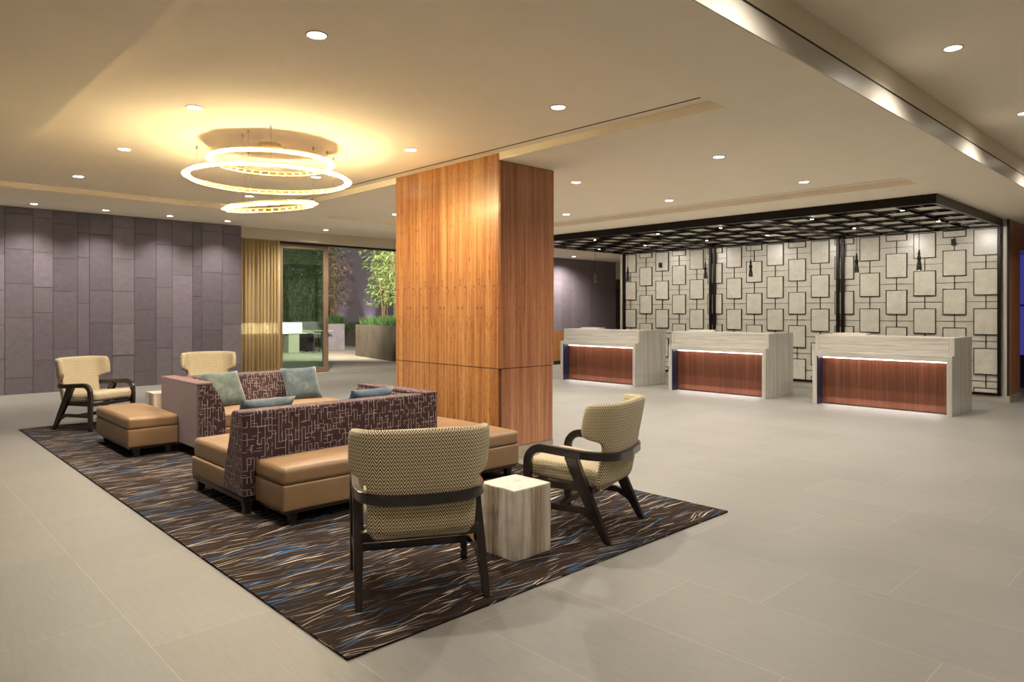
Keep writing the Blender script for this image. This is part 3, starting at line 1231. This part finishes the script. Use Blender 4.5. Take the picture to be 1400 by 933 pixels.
def bamboo(name, x, y, z0, h, ns, label, leafmat='leaf_green', spread=0.5, nl=330, group=None):
    root = thing(name, label, 'potted tree', (x, y, z0), 0, group)
    bs = nb()
    bl = nb()
    for s_ in range(ns):
        a = random.uniform(0, 2 * PI)
        r0 = random.uniform(0, 0.12)
        hx, hy = math.cos(a) * spread * random.uniform(0.3, 1), math.sin(a) * spread * random.uniform(0.3, 1)
        P = [(r0 * math.cos(a) + hx * f ** 1.8, r0 * math.sin(a) + hy * f ** 1.8, h * f * random.uniform(0.97, 1)) for f in [i / 7 for i in range(8)]]
        P[0] = (P[0][0], P[0][1], -0.02)
        tube(bs, P, 0.016, 5, taper=[1 - 0.75 * i / 7 for i in range(8)])
        for k in range(nl // ns):
            f = random.uniform(0.22, 1.0)
            i = min(6, int(f * 7))
            q = Vector(P[i]).lerp(Vector(P[i + 1]), f * 7 - i)
            out = random.uniform(0.05, 0.55) * (1.15 - 0.5 * f)
            ang = random.uniform(0, 2 * PI)
            c_ = q + Vector((math.cos(ang) * out, math.sin(ang) * out, random.uniform(-0.08, 0.12)))
            if k % 5 == 0:
                tube(bs, [tuple(q), tuple(c_)], 0.004, 4)
            for m_ in range(3):
                leaf(bl, c_, (math.cos(ang) + random.uniform(-.9, .9), math.sin(ang) + random.uniform(-.9, .9), random.uniform(-0.9, 0.25)), random.uniform(0.10, 0.2), 0.026)
    obj('stem', bs, 'bark', root)
    obj('foliage', bl, leafmat, root, recalc=False)
    return root


def planter(pts_, h, mat, label, grass=True):
    cx_ = sum(p[0] for p in pts_) / 4
    cy_ = sum(p[1] for p in pts_) / 4
    r = thing('planter', label, 'planter', (cx_, cy_, -0.005))
    loc = [(p[0] - cx_, p[1] - cy_) for p in pts_]
    inn = [(x * 0.93, y * 0.93) for x, y in loc]
    bm = nb()
    loft(bm, [[(x, y, 0) for x, y in loc], [(x, y, h) for x, y in loc], [(x, y, h) for x, y in inn], [(x, y, h - 0.08) for x, y in inn]])
    obj('planter_box', bm, mat, r)
    bm = nb()
    loft(bm, [[(x * 0.99, y * 0.99, h - 0.09) for x, y in inn], [(x * 0.99, y * 0.99, h - 0.06) for x, y in inn]])
    obj('soil', bm, 'soil', r)
    if grass:
        bm = nb()
        for i in range(2600):
            u, v = random.random(), random.random()
            x = (inn[0][0] * (1 - u) + inn[1][0] * u) * (1 - v) + (inn[3][0] * (1 - u) + inn[2][0] * u) * v
            y = (inn[0][1] * (1 - u) + inn[1][1] * u) * (1 - v) + (inn[3][1] * (1 - u) + inn[2][1] * u) * v
            a = random.uniform(0, 2 * PI)
            lean = random.uniform(0.02, 0.22)
            hh = random.uniform(0.15, 0.42)
            p0 = Vector((x, y, h - 0.07))
            tip = p0 + Vector((math.cos(a) * lean, math.sin(a) * lean, hh))
            s_ = Vector((-math.sin(a), math.cos(a), 0)) * 0.008
            m_ = p0.lerp(tip, 0.5) + Vector((0, 0, 0.04))
            vs = [bm.verts.new(q) for q in (p0 - s_, p0 + s_, m_ + s_ * 0.8, tip, m_ - s_ * 0.8)]
            bm.faces.new(vs)
        g_ = obj('grass', bm, 'grass_green', r, recalc=False)
        g_['kind'] = 'stuff'
    return r


planter([(11.40, 17.0), (13.6, 16.6), (14.3, 19.6), (12.0, 20.05)], 1.03, 'planter_brown', 'large brown concrete planter on the patio, next to the column edge')
planter([(13.02, 24.1), (13.74, 23.75), (14.3, 25.0), (13.5, 25.2)], 0.98, 'planter_grey', 'grey concrete planter on the patio beyond the sliding door')
planter([(15.1, 25.0), (17.9, 25.0), (17.9, 26.4), (15.1, 26.4)], 0.72, 'planter_brown', 'low dark planter glimpsed between the two larger planters')
bamboo('bamboo_plant', 12.35, 18.9, 0.95, 3.4, 6, 'tall leafy bamboo in the brown planter, nearer its left end', 'leaf_green', 0.75, 420)
bamboo('bamboo_plant', 12.15, 17.9, 0.95, 3.1, 7, 'tall leafy bamboo in the brown planter beside the column', 'leaf_green', 0.5, 420)
bamboo('bamboo_plant', 12.7, 19.4, 0.95, 3.3, 6, 'tall leafy bamboo in the brown planter, at its far corner', 'leaf_green', 0.6, 380)
bamboo('bamboo_plant', 13.75, 24.7, 0.9, 4.2, 5, 'bamboo in the grey planter beside the door edge, pale leaves', 'leaf_pale', 0.6, 420)
bamboo('red_leaf_shrub', 13.6, 24.2, 0.9, 2.9, 4, 'reddish leafy shrub in the grey planter', 'leaf_red', 0.25, 150)
for i, (x, y, lb) in enumerate(((12.2, 26.45, 'left'), (12.85, 26.45, 'second from left'), (13.5, 26.45, 'third from left'), (14.15, 26.45, 'right'))):
    bamboo('bamboo_plant', x, y, 0.0, 5.0, 6, 'dense bamboo seen through the glass door, %s one of the row' % lb, 'leaf_green', 0.3, 560, 'bamboo row along the patio wall')

# fire bar, table and stool behind the glass
sb = thing('fire_bar', 'glowing glass fire trough on a stone bar behind the glass door', 'fire feature', (10.7, 23.3, -0.005))
bm = nb()
box(bm, 0.45, 0.85, -0.2, 0.2, 0, 0.66)
box(bm, -1.3, -0.9, -0.2, 0.2, 0, 0.66)
obj('pedestal', bm, 'patio_concrete', sb)
bm = nb()
box(bm, -1.2, 1.15, -0.25, 0.25, 0.66, 0.69)
obj('bar_top', bm, 'patio_concrete', sb)
for k in range(5):
    bm = nb()
    box(bm, -1.15 + k * 0.44, -0.77 + k * 0.44, -0.12, 0.12, 0.692, 1.05)
    obj('light_box', bm, 'lantern_glow', sb)
tb_ = thing('high_table', 'dark high table behind the glass door', 'table', (12.45, 23.7, -0.005))
bm = nb()
box(bm, -0.45, 0.55, -0.4, 0.4, 0.72, 0.76)
obj('table_top', bm, 'patio_concrete', tb_)
bm = nb()
box(bm, -0.45, -0.15, -0.3, 0.3, 0, 0.72)
obj('pedestal', bm, 'navy_panel', tb_)
st_ = thing('bar_stool', 'thin black wire stool beside the high table behind glass', 'stool', (11.95, 22.6, -0.005))
bm = nb()
box(bm, -0.2, 0.2, -0.2, 0.2, 0.70, 0.74)
obj('seat', bm, 'black_metal', st_)
for sx, sy in ((-1, -1), (1, -1), (1, 1), (-1, 1)):
    bm = nb()
    tube(bm, [(sx * 0.24, sy * 0.24, 0), (sx * 0.15, sy * 0.15, 0.7)], 0.012, 6)
    obj('leg', bm, 'black_metal', st_)
bm = nb()
tube(bm, [(-0.2, -0.2, 0.3), (0.2, -0.2, 0.3), (0.2, 0.2, 0.3), (-0.2, 0.2, 0.3)], 0.008, 6, loop=True)
obj('footrest', bm, 'black_metal', st_)
bm = nb()
box(bm, 7.6, 13.6, 25.3, 25.4, 0, 1.05)
struct('wall_low', bm, 'planter_grey')
# patio lighting: ground uplights and added unseen floods to brighten the trees
for x, y, p, lb in ((17.2, 27.15, 120, 'small uplight at the foot of the patio wall between the planters'), (15.7, 27.15, 50, 'uplight at the foot of the patio wall behind the grey planter')):
    d = thing('ground_uplight', lb, 'uplight', (x, y, -0.004))
    bm = nb()
    lathe(bm, [(0.05, 0), (0.05, 0.05), (0.03, 0.06)], seg=14)
    obj('housing', bm, 'black_metal', d)
    l_ = lamp('uplight_beam', 'SPOT', (0, 0, 0.08), p, (0.9, 0.8, 1.0), d, spot_size=math.radians(38), spot_blend=1.0, shadow_soft_size=0.05)
    l_.rotation_euler = (math.radians(172), 0, 0)
for x, y, p, lb in ((10.6, 16.6, 480, 'right'), (9.2, 19.5, 2200, 'left')):
    d = thing('added_eave_flood', 'added unseen flood lamp on the patio eave, %s one' % lb, 'flood light', (x, 15.9, 3.35), 0, 'added eave floods')
    bm = nb()
    lathe(bm, [(0.05, 0), (0.06, -0.1), (0.05, -0.1)], seg=14)
    obj('housing', bm, 'black_metal', d)
    l_ = lamp('flood_beam', 'SPOT', (0, 0, -0.12), p, (1.0, 0.90, 0.72), d, spot_size=math.radians(100), spot_blend=0.9, shadow_soft_size=0.08)
    tgt = Vector((12.4, 18.8, 2.0)) if lb == 'right' else Vector((13.2, 26.2, 2.6))
    v = tgt - Vector((x, 15.9, 3.23))
    l_.rotation_euler = v.to_track_quat('-Z', 'Y').to_euler()

# ------------------------------------------------------------------ carpet
bm = nb()
box(bm, 1.49, 4.58, 2.555, 10.32, 0.0, 0.012)
cp = obj('area_rug', bm, 'carpet')
tag(cp, 'long dark brown rug with wavy cream and blue threads under the seating', 'rug')
ZC = 0.012


# ------------------------------------------------------------------ sofas
def build_sofa():
    """local frame: outer back corner of the L at x=+1.70/y=0 ; back along x at y=0, return along +y at x=1.70"""
    r = thing('sectional_sofa', 'L shaped sofa with aubergine maze pattern back and tan leather seat, nearer the camera', 'sofa', (2.0, 4.84, ZC))
    # long back: section in (y,z)
    bm = nb()
    prof = [(0.0, 0.125), (0.0, 0.715), (0.012, 0.728), (0.195, 0.722), (0.215, 0.705), (0.265, 0.50), (0.315, 0.36), (0.355, 0.22), (0.355, 0.125)]
    prism(bm, prof, 'x', 0.0, 1.70)
    obj('backrest', bm, 'maze_velvet', r, bevel=0.012, seg=3, smooth=False)
    bm = nb()
    # return back: section in (x,z), outer face with mauve painted sheen added as its own panel
    prof = [(1.695, 0.125), (1.695, 0.72), (1.683, 0.732), (1.59, 0.728), (1.565, 0.715), (1.525, 0.655), (1.475, 0.555), (1.445, 0.46), (1.435, 0.36), (1.44, 0.125)]
    prism(bm, prof, 'y', 0.20, 1.08)
    obj('side_backrest', bm, 'maze_velvet', r, bevel=0.010, seg=3)
    bm = nb()
    box(bm, 1.696, 1.712, 0.004, 1.078, 0.10, 0.722)
    o = obj('outer_panel', bm, 'mauve_sheen', r, bevel=0.006, seg=2)
    o['label'] = 'outer panel with velvet sheen painted mauve'
    bm = nb()
    rbox(bm, 1.56, 1.712, 0.0, 1.085, 0.712, 0.740, 0.012, nm=3)
    o = obj('top_panel', bm, 'maze_velvet', r, smooth=True)
    bm = nb()
    rbox(bm, 0.012, 1.46, 0.30, 1.02, 0.262, 0.412, 0.03, 0.018)
    obj('seat_cushion', bm, 'tan_leather', r, smooth=True)
    bm = nb()
    rbox(bm, 0.0, 1.45, 0.34, 1.03, 0.115, 0.268, 0.018)
    obj('seat_base', bm, 'tan_leather', r, smooth=True)
    bm = nb()
    box(bm, 0.005, 1.69, 0.01, 1.01, 0.085, 0.118)
    obj('plinth', bm, 'dark_wood', r, bevel=0.003)
    for x, y in ((0.045, 0.045), (0.045, 0.95), (1.64, 0.045), (1.64, 0.95)):
        bm = nb()
        loft(bm, [[(x + sx * 0.024, y + sy * 0.024, 0.0) for sx, sy in ((-1, -1), (1, -1), (1, 1), (-1, 1))],
                  [(x + sx * 0.034, y + sy * 0.034, 0.10) for sx, sy in ((-1, -1), (1, -1), (1, 1), (-1, 1))]])
        obj('leg', bm, 'dark_wood', r, bevel=0.003)
    return r


sofa = build_sofa()
sofaB = tree(sofa, (4.145, 8.06, ZC), PI, 'L shaped sofa with maze pattern back facing the camera, farther one with two propped pillows')
for q in S.objects:
    if q.parent == sofaB and q.name.startswith('top_panel'):
        q.data = q.data.copy()
        q.data.materials[0] = M['mauve_sheen']  # top of the far sofa's return: pile sheen painted mauve
tag(sofa, group='L shaped sofas back to back on the rug')
sofaB['group'] = 'L shaped sofas back to back on the rug'


def ottoman(w_, d_, loc, label, rotz=0.0):
    r = thing('leather_ottoman', label, 'ottoman', loc, rotz, 'tan leather ottomans around the sofas')
    bm = nb()
    rbox(bm, 0.0, w_, 0.0, d_, 0.275, 0.392, 0.032, 0.02)
    obj('cushion', bm, 'tan_leather', r, smooth=True)
    bm = nb()
    rbox(bm, 0.002, w_ - 0.002, 0.002, d_ - 0.002, 0.102, 0.279, 0.014)
    obj('base', bm, 'tan_leather', r, smooth=True)
    bm = nb()
    box(bm, 0.02, w_ - 0.02, 0.02, d_ - 0.02, 0.08, 0.104)
    obj('plinth', bm, 'dark_wood', r, bevel=0.003)
    for x, y in ((0.09, 0.06), (w_ - 0.09, 0.06), (0.09, d_ - 0.06), (w_ - 0.09, d_ - 0.06)):
        bm = nb()
        loft(bm, [[(x + sx * 0.022, y + sy * 0.022, 0.0) for sx, sy in ((-1, -1), (1, -1), (1, 1), (-1, 1))],
                  [(x + sx * 0.03, y + sy * 0.03, 0.082) for sx, sy in ((-1, -1), (1, -1), (1, 1), (-1, 1))]])
        obj('leg', bm, 'dark_wood', r, bevel=0.003)
    return r


ottoman(1.60, 0.455, (2.07, 4.365, ZC), 'long tan leather bench ottoman behind the near sofa back')
ottoman(0.53, 1.17, (3.716, 4.365, ZC), 'tan leather ottoman between the near sofa and the wood column')
ottoman(0.472, 1.22, (1.955, 7.48, ZC), 'tan leather ottoman at the left end of the far sofa')


# pillows
def pillow(name_mat, loc, rot, label, size=0.44):
    bm = nb()
    n = 14
    t_ = 0.075
    top, bot = {}, {}
    for i in range(n + 1):
        for j in range(n + 1):
            u, v = 2 * i / n - 1, 2 * j / n - 1
            k = 1 - 0.06 * (1 - abs(u) ** 2) * abs(v) ** 3
            k2 = 1 - 0.06 * (1 - abs(v) ** 2) * abs(u) ** 3
            th = t_ * (max(0, 1 - u ** 4) * max(0, 1 - v ** 4)) ** 0.5
            x, y = u * size / 2 * k2, v * size / 2 * k
            edge = i in (0, n) or j in (0, n)
            a = bm.verts.new((x, th, y))
            top[i, j] = a
            bot[i, j] = a if edge else bm.verts.new((x, -th, y))
    for i in range(n):
        for j in range(n):
            bm.faces.new((top[i, j], top[i, j + 1], top[i + 1, j + 1], top[i + 1, j]))
            bm.faces.new((bot[i, j], bot[i + 1, j], bot[i + 1, j + 1], bot[i, j + 1]))
    o = obj('throw_pillow', bm, name_mat, smooth=True)
    o.location = loc
    o.rotation_euler = rot
    tag(o, label, 'pillow')
    return o


R_ = math.radians
pillow('sage_velvet', (2.93, 7.60, 0.60), (R_(-32), 0, R_(8)), 'square sage green velvet pillow at the left of the far sofa')
pillow('slate_velvet', (3.84, 7.62, 0.60), (R_(-32), 0, R_(-4)), 'square blue grey velvet pillow at the right of the far sofa')
pillow('slate_velvet', (2.30, 5.21, 0.60), (R_(30), 0, R_(2)), 'grey green pillow whose top edge shows above the near sofa back')
pillow('blue_velvet', (3.22, 5.22, 0.60), (R_(30), 0, R_(4)), 'deep blue pillow whose top edge shows at the right of the near sofa back')


# ------------------------------------------------------------------ armchairs
def armchair(label):
    r = thing('lounge_armchair', label, 'armchair', (0, 0, ZC), 0, 'wingback armchairs around the sofas')
    # plan curve
    P = []
    ds = 0.01
    x = y = ang = 0.0
    tab = [(0.0, 0.0, 0.0)]
    s_ = 0.0
    while s_ < 0.5:
        k = 0.7 if s_ < 0.19 else (6.6 if s_ < 0.34 else 0.3)
        ang += k * ds
        x += math.cos(ang) * ds
        y += math.sin(ang) * ds
        s_ += ds
        tab.append((x, y, ang))

    def plan(a):
        sg = 1 if a >= 0 else -1
        q = min(abs(a) / ds, len(tab) - 1.001)
        i = int(q)
        f = q - i
        A, B = tab[i], tab[i + 1]
        return sg * (A[0] * (1 - f) + B[0] * f), A[1] * (1 - f) + B[1] * f, sg * (A[2] * (1 - f) + B[2] * f)
    zs = [0.335, 0.36, 0.42, 0.48, 0.54, 0.590, 0.612, 0.626, 0.640, 0.66, 0.71, 0.76, 0.81, 0.84, 0.86]
    aw = [0.272, 0.276, 0.278, 0.279, 0.280, 0.283, 0.300, 0.350, 0.405, 0.432, 0.440, 0.442, 0.440, 0.434, 0.420]
    nc = 26
    bm = nb()
    uvl = bm.loops.layers.uv.new('UVMap')
    th = 0.032
    O, I, UVc = [], [], {}
    for z, A in zip(zs, aw):
        ro, ri = [], []
        for j in range(nc + 1):
            a = A * (2 * j / nc - 1)
            px, py, an = plan(a)
            rec = -(z - 0.335) * 0.20
            yb = -0.235 + rec
            nx, ny = math.sin(an), -math.cos(an)
            e = 1.0
            if j in (0, nc):
                e = 0.55
            zt = 1.0
            if z == zs[-1]:
                zt = 0.55
            zz = z + (0.012 * (1 - (a / A) ** 2) if z > 0.8 else 0)
            vo = bm.verts.new((px + nx * th * e * zt, py + yb + ny * th * e * zt, zz))
            vi = bm.verts.new((px - nx * th * e * zt, py + yb - ny * th * e * zt, zz))
            UVc[vo] = (a, zz)
            UVc[vi] = (a + 0.013, zz)
            ro.append(vo)
            ri.append(vi)
        O.append(ro)
        I.append(ri)
    K = len(zs)
    for i in range(K - 1):
        for j in range(nc):
            bm.faces.new((O[i][j], O[i][j + 1], O[i + 1][j + 1], O[i + 1][j]))
            bm.faces.new((I[i][j + 1], I[i][j], I[i + 1][j], I[i + 1][j + 1]))
        bm.faces.new((I[i][0], O[i][0], O[i + 1][0], I[i + 1][0]))
        bm.faces.new((O[i][nc], I[i][nc], I[i + 1][nc], O[i + 1][nc]))
    for j in range(nc):
        bm.faces.new((O[K - 1][j], O[K - 1][j + 1], I[K - 1][j + 1], I[K - 1][j]))
        bm.faces.new((O[0][j + 1], O[0][j], I[0][j], I[0][j + 1]))
    for f in bm.faces:
        for lp in f.loops:
            lp[uvl].uv = UVc[lp.vert]
    obj('backrest', bm, 'chevron_fabric', r, smooth=True, keep_uv=True, subsurf=1)
    # seat
    bm = nb()
    rbox(bm, -0.272, 0.272, -0.24, 0.315, 0.325, 0.435, 0.042, 0.02)
    for v in bm.verts:
        if v.co.y < 0.0:
            v.co.x *= 1 - 0.06 * (-v.co.y / 0.24)
        v.co.z += 0.03 * (v.co.y / 0.3)
    obj('seat', bm, 'chevron_fabric', r, smooth=True)
    # arm band: one bentwood loop from one front leg, along the arm, round the back, to the other leg
    pts, side = [], []

    def add(p, s):
        pts.append(p)
        side.append(s)
    aw_ = 0.313
    yf, zt, rr = 0.275, 0.552, 0.10
    add((aw_, yf, 0.40), (1, 0, 0))
    for k in range(0, 9):
        q = k / 8 * PI / 2
        add((aw_, yf - rr + rr * math.cos(q), zt - rr + rr * math.sin(q)), (1, 0, 0))
    for f in (0.3, 0.6, 1.0):
        add((aw_ + 0.004 * f, yf - rr - f * 0.28, zt - 0.018 * f), (1, -0.02, 0))
    rb = 0.16
    y_c = yf - rr - 0.28 - 0.04
    for k in range(1, 9):
        q = k / 8 * PI / 2
        cx_, cy_ = aw_ - rb, y_c
        add((cx_ + rb * math.cos(q), cy_ - rb * math.sin(q), zt - 0.018 - 0.012 * k / 8), (math.cos(q), -math.sin(q), 0))
    add((0.0, y_c - rb - 0.012, zt - 0.032), (0, -1, 0))
    L2 = len(pts) - 1
    for k in range(L2 - 1, -1, -1):
        p, s = pts[k], side[k]
        add((-p[0], p[1], p[2]), (-s[0], s[1], s[2]))
    bm = nb()
    sweep(bm, pts, 0.040, 0.054, side)
    obj('arm_band', bm, 'espresso_frame', r, bevel=0.006)
    for sx in (-1, 1):
        bm = nb()
        sweep(bm, [(sx * 0.313, 0.275, 0.0), (sx * 0.313, 0.275, 0.42)], 0.042, 0.054, [(1, 0, 0)] * 2, taper=[0.85, 1.0])
        obj('leg', bm, 'espresso_frame', r, bevel=0.005)
        bm = nb()
        # raked rear leg, wide at the arm
        sweep(bm, [(sx * 0.316, -0.285, 0.0), (sx * 0.312, -0.18, 0.20), (sx * 0.306, -0.085, 0.40), (sx * 0.306, -0.03, 0.525)], 0.046, 0.066,
              [(1, 0, 0)] * 4, taper=[0.72, 1.0, 1.12, 1.2])
        for v in bm.verts:
            if v.co.z < 0.03:
                v.co.z = 0.0
        obj('leg', bm, 'espresso_frame', r, bevel=0.005)
        bm = nb()
        # side stretcher with a flared rear joint
        prism(bm, [(-0.215, 0.13), (-0.165, 0.182), (-0.10, 0.205), (0.262, 0.205), (0.262, 0.165), (-0.11, 0.165), (-0.19, 0.12)], 'x', sx * 0.311 - 0.015, sx * 0.311 + 0.015)
        obj('side_stretcher', bm, 'espresso_frame', r, bevel=0.003)
        bm = nb()
        box(bm, sx * 0.292 - 0.014, sx * 0.292 + 0.014, -0.13, 0.265, 0.30, 0.345)
        obj('seat_rail', bm, 'espresso_frame', r, bevel=0.003)
    bm = nb()
    box(bm, -0.30, 0.30, 0.055, 0.09, 0.165, 0.205)
    obj('cross_stretcher', bm, 'espresso_frame', r, bevel=0.003)
    bm = nb()
    sweep(bm, [(-0.30, -0.165, 0.315), (0.30, -0.165, 0.315)], 0.03, 0.055, [(0, 1, 0.2)] * 2)
    obj('rear_rail', bm, 'espresso_frame', r, bevel=0.003)
    bm = nb()
    box(bm, -0.30, 0.30, 0.235, 0.265, 0.295, 0.335)
    obj('front_rail', bm, 'espresso_frame', r, bevel=0.003)
    return r


ch = armchair('chevron fabric armchair seen from behind, nearest the camera')
ch.location = (2.18, 3.03, ZC)
ch.rotation_euler = (0, 0, R_(-28))
tree(ch, (3.60, 3.06, ZC), R_(17), 'chevron fabric armchair turned sideways at the right corner of the rug')
tree(ch, (2.20, 9.84, ZC), R_(180 + 30), 'tan armchair facing the camera at the far left corner of the rug')
tree(ch, (3.60, 9.84, ZC), R_(180 - 14), 'tan armchair showing only its back above the far sofa')


def stump(label, loc, rot=0.0):
    r = thing('wood_stump_table', label, 'side table', loc, rot, 'petrified wood side tables')
    random.seed(int(loc[0] * 100 + loc[1] * 10))
    bm = nb()
    rings = []
    base = [(-.15, -.15), (-.05, -.155), (.06, -.15), (.155, -.15), (.158, -.05), (.15, .06), (.15, .15), (.04, .155), (-.06, .148), (-.15, .15), (-.155, .04), (-.148, -.05)]
    for k in range(7):
        z = 0.405 * k / 6
        rings.append([(x * (1 + random.uniform(-.012, .012)), y * (1 + random.uniform(-.012, .012)), z + (0 if k in (0, 6) else random.uniform(-.003, .003))) for x, y in base])
    loft(bm, rings)
    o = obj('block', bm, 'petrified_side', r, bevel=0.004)
    bm = nb()
    loft(bm, [[(x * 0.985, y * 0.985, 0.4035) for x, y in base], [(x * 0.985, y * 0.985, 0.4075) for x, y in base]])
    obj('polished_top', bm, 'petrified_top', r)
    return r


stump('pale petrified wood block table between the two near armchairs', (2.90, 3.02, ZC))
stump('pale petrified wood block table between the two far armchairs', (2.90, 9.56, ZC), PI)

# ------------------------------------------------------------------ chandelier
cd = thing('ring_chandelier', 'three glowing crystal rings hung from the tray ceiling above the sofas', 'chandelier', (2.80, 6.18, ZT))


def ring(R0, z, nc_, tilt, off=(0, 0), loose=True):
    seg = 96

    def circ(r, zz):
        return [(r * math.cos(2 * PI * i / seg), r * math.sin(2 * PI * i / seg), zz) for i in range(seg)]
    bm = nb()
    for dz in (-0.020, 0.020):
        tube(bm, circ(R0, dz), 0.0045, 6, loop=True)
    sweep(bm, circ(R0 - 0.004, 0.018), 0.026, 0.003, loop=True)
    sweep(bm, circ(R0 - 0.006, 0), 0.002, 0.026, loop=True)
    o = obj('light_ring', bm, 'gold_metal', cd)
    o.location = (off[0], off[1], z)
    o.rotation_euler = (tilt[0], tilt[1], 0)
    bm = nb()
    sweep(bm, circ(R0, 0), 0.003, 0.014, loop=True)
    obj('light_band', bm, 'ring_glow', o)

    def cry(bm, a):
        rings = []
        ca, sa = math.cos(a), math.sin(a)
        for xx, rad in ((-0.034, 0.002), (-0.027, 0.008), (0.0, 0.0095), (0.027, 0.008), (0.040, 0.002)):
            rings.append([((R0 + xx) * ca - rad * math.cos(2 * PI * j / 6) * sa, (R0 + xx) * sa + rad * math.cos(2 * PI * j / 6) * ca, rad * math.sin(2 * PI * j / 6)) for j in range(6)])
        loft(bm, rings)
    if not loose:
        bm = nb()
        for i in range(nc_):
            cry(bm, 2 * PI * i / nc_)
        obj('crystal', bm, 'crystal_glow', o)['kind'] = 'stuff'
        return o
    bm = nb()
    cry(bm, 0.0)
    first = obj('crystal', bm, 'crystal_glow', o)
    for i in range(1, nc_):
        q = first.copy()
        C.objects.link(q)
        q.parent = o
        q.rotation_euler = (0, 0, 2 * PI * i / nc_)
    return o


ring(0.70, -0.325, 58, (0, 0))
ring(0.53, -0.165, 42, (0, 0), (0.02, 0.0))
ring(0.385, -0.575, 34, (R_(0.6), R_(-6.9)), (0.0, -0.02), False)
for a in (0.9, 2.9, 5.0):
    for R0, zb in ((0.70, -0.31), (0.53, -0.15), (0.385, -0.575)):
        aa = a + R0 * 2
        x_, y_ = R0 * math.cos(aa), R0 * math.sin(aa)
        if R0 < 0.4:
            zb += 0.12 * x_ + 0.02
        bm = nb()
        lathe(bm, [(0.0012, zb), (0.0012, -0.03), (0.008, -0.03), (0.008, 0.0)], x_, y_, seg=8)
        obj('suspension_wire', bm, 'steel', cd)
bm = nb()
lathe(bm, [(0.10, 0.0), (0.10, -0.03), (0.09, -0.035)], seg=24)
obj('ceiling_rose', bm, 'gold_metal', cd)

d = thing('ceiling_speaker', 'flat round speaker grille in the tray ceiling below the chandelier ring', 'ceiling speaker', (3.42, 7.05, ZT))
bm = nb()
lathe(bm, [(0.11, 0.0), (0.11, -0.006), (0.10, -0.009)], seg=28)
obj('grille', bm, 'vent_grey', d)
d = thing('sprinkler_head', 'tiny sprinkler head in the tray ceiling left of the chandelier', 'sprinkler', (2.75, 8.2, ZT))
bm = nb()
lathe(bm, [(0.03, 0.0), (0.025, -0.008), (0.01, -0.012), (0.008, -0.035), (0.018, -0.036), (0.018, -0.039)], seg=14)
obj('body', bm, 'steel', d)
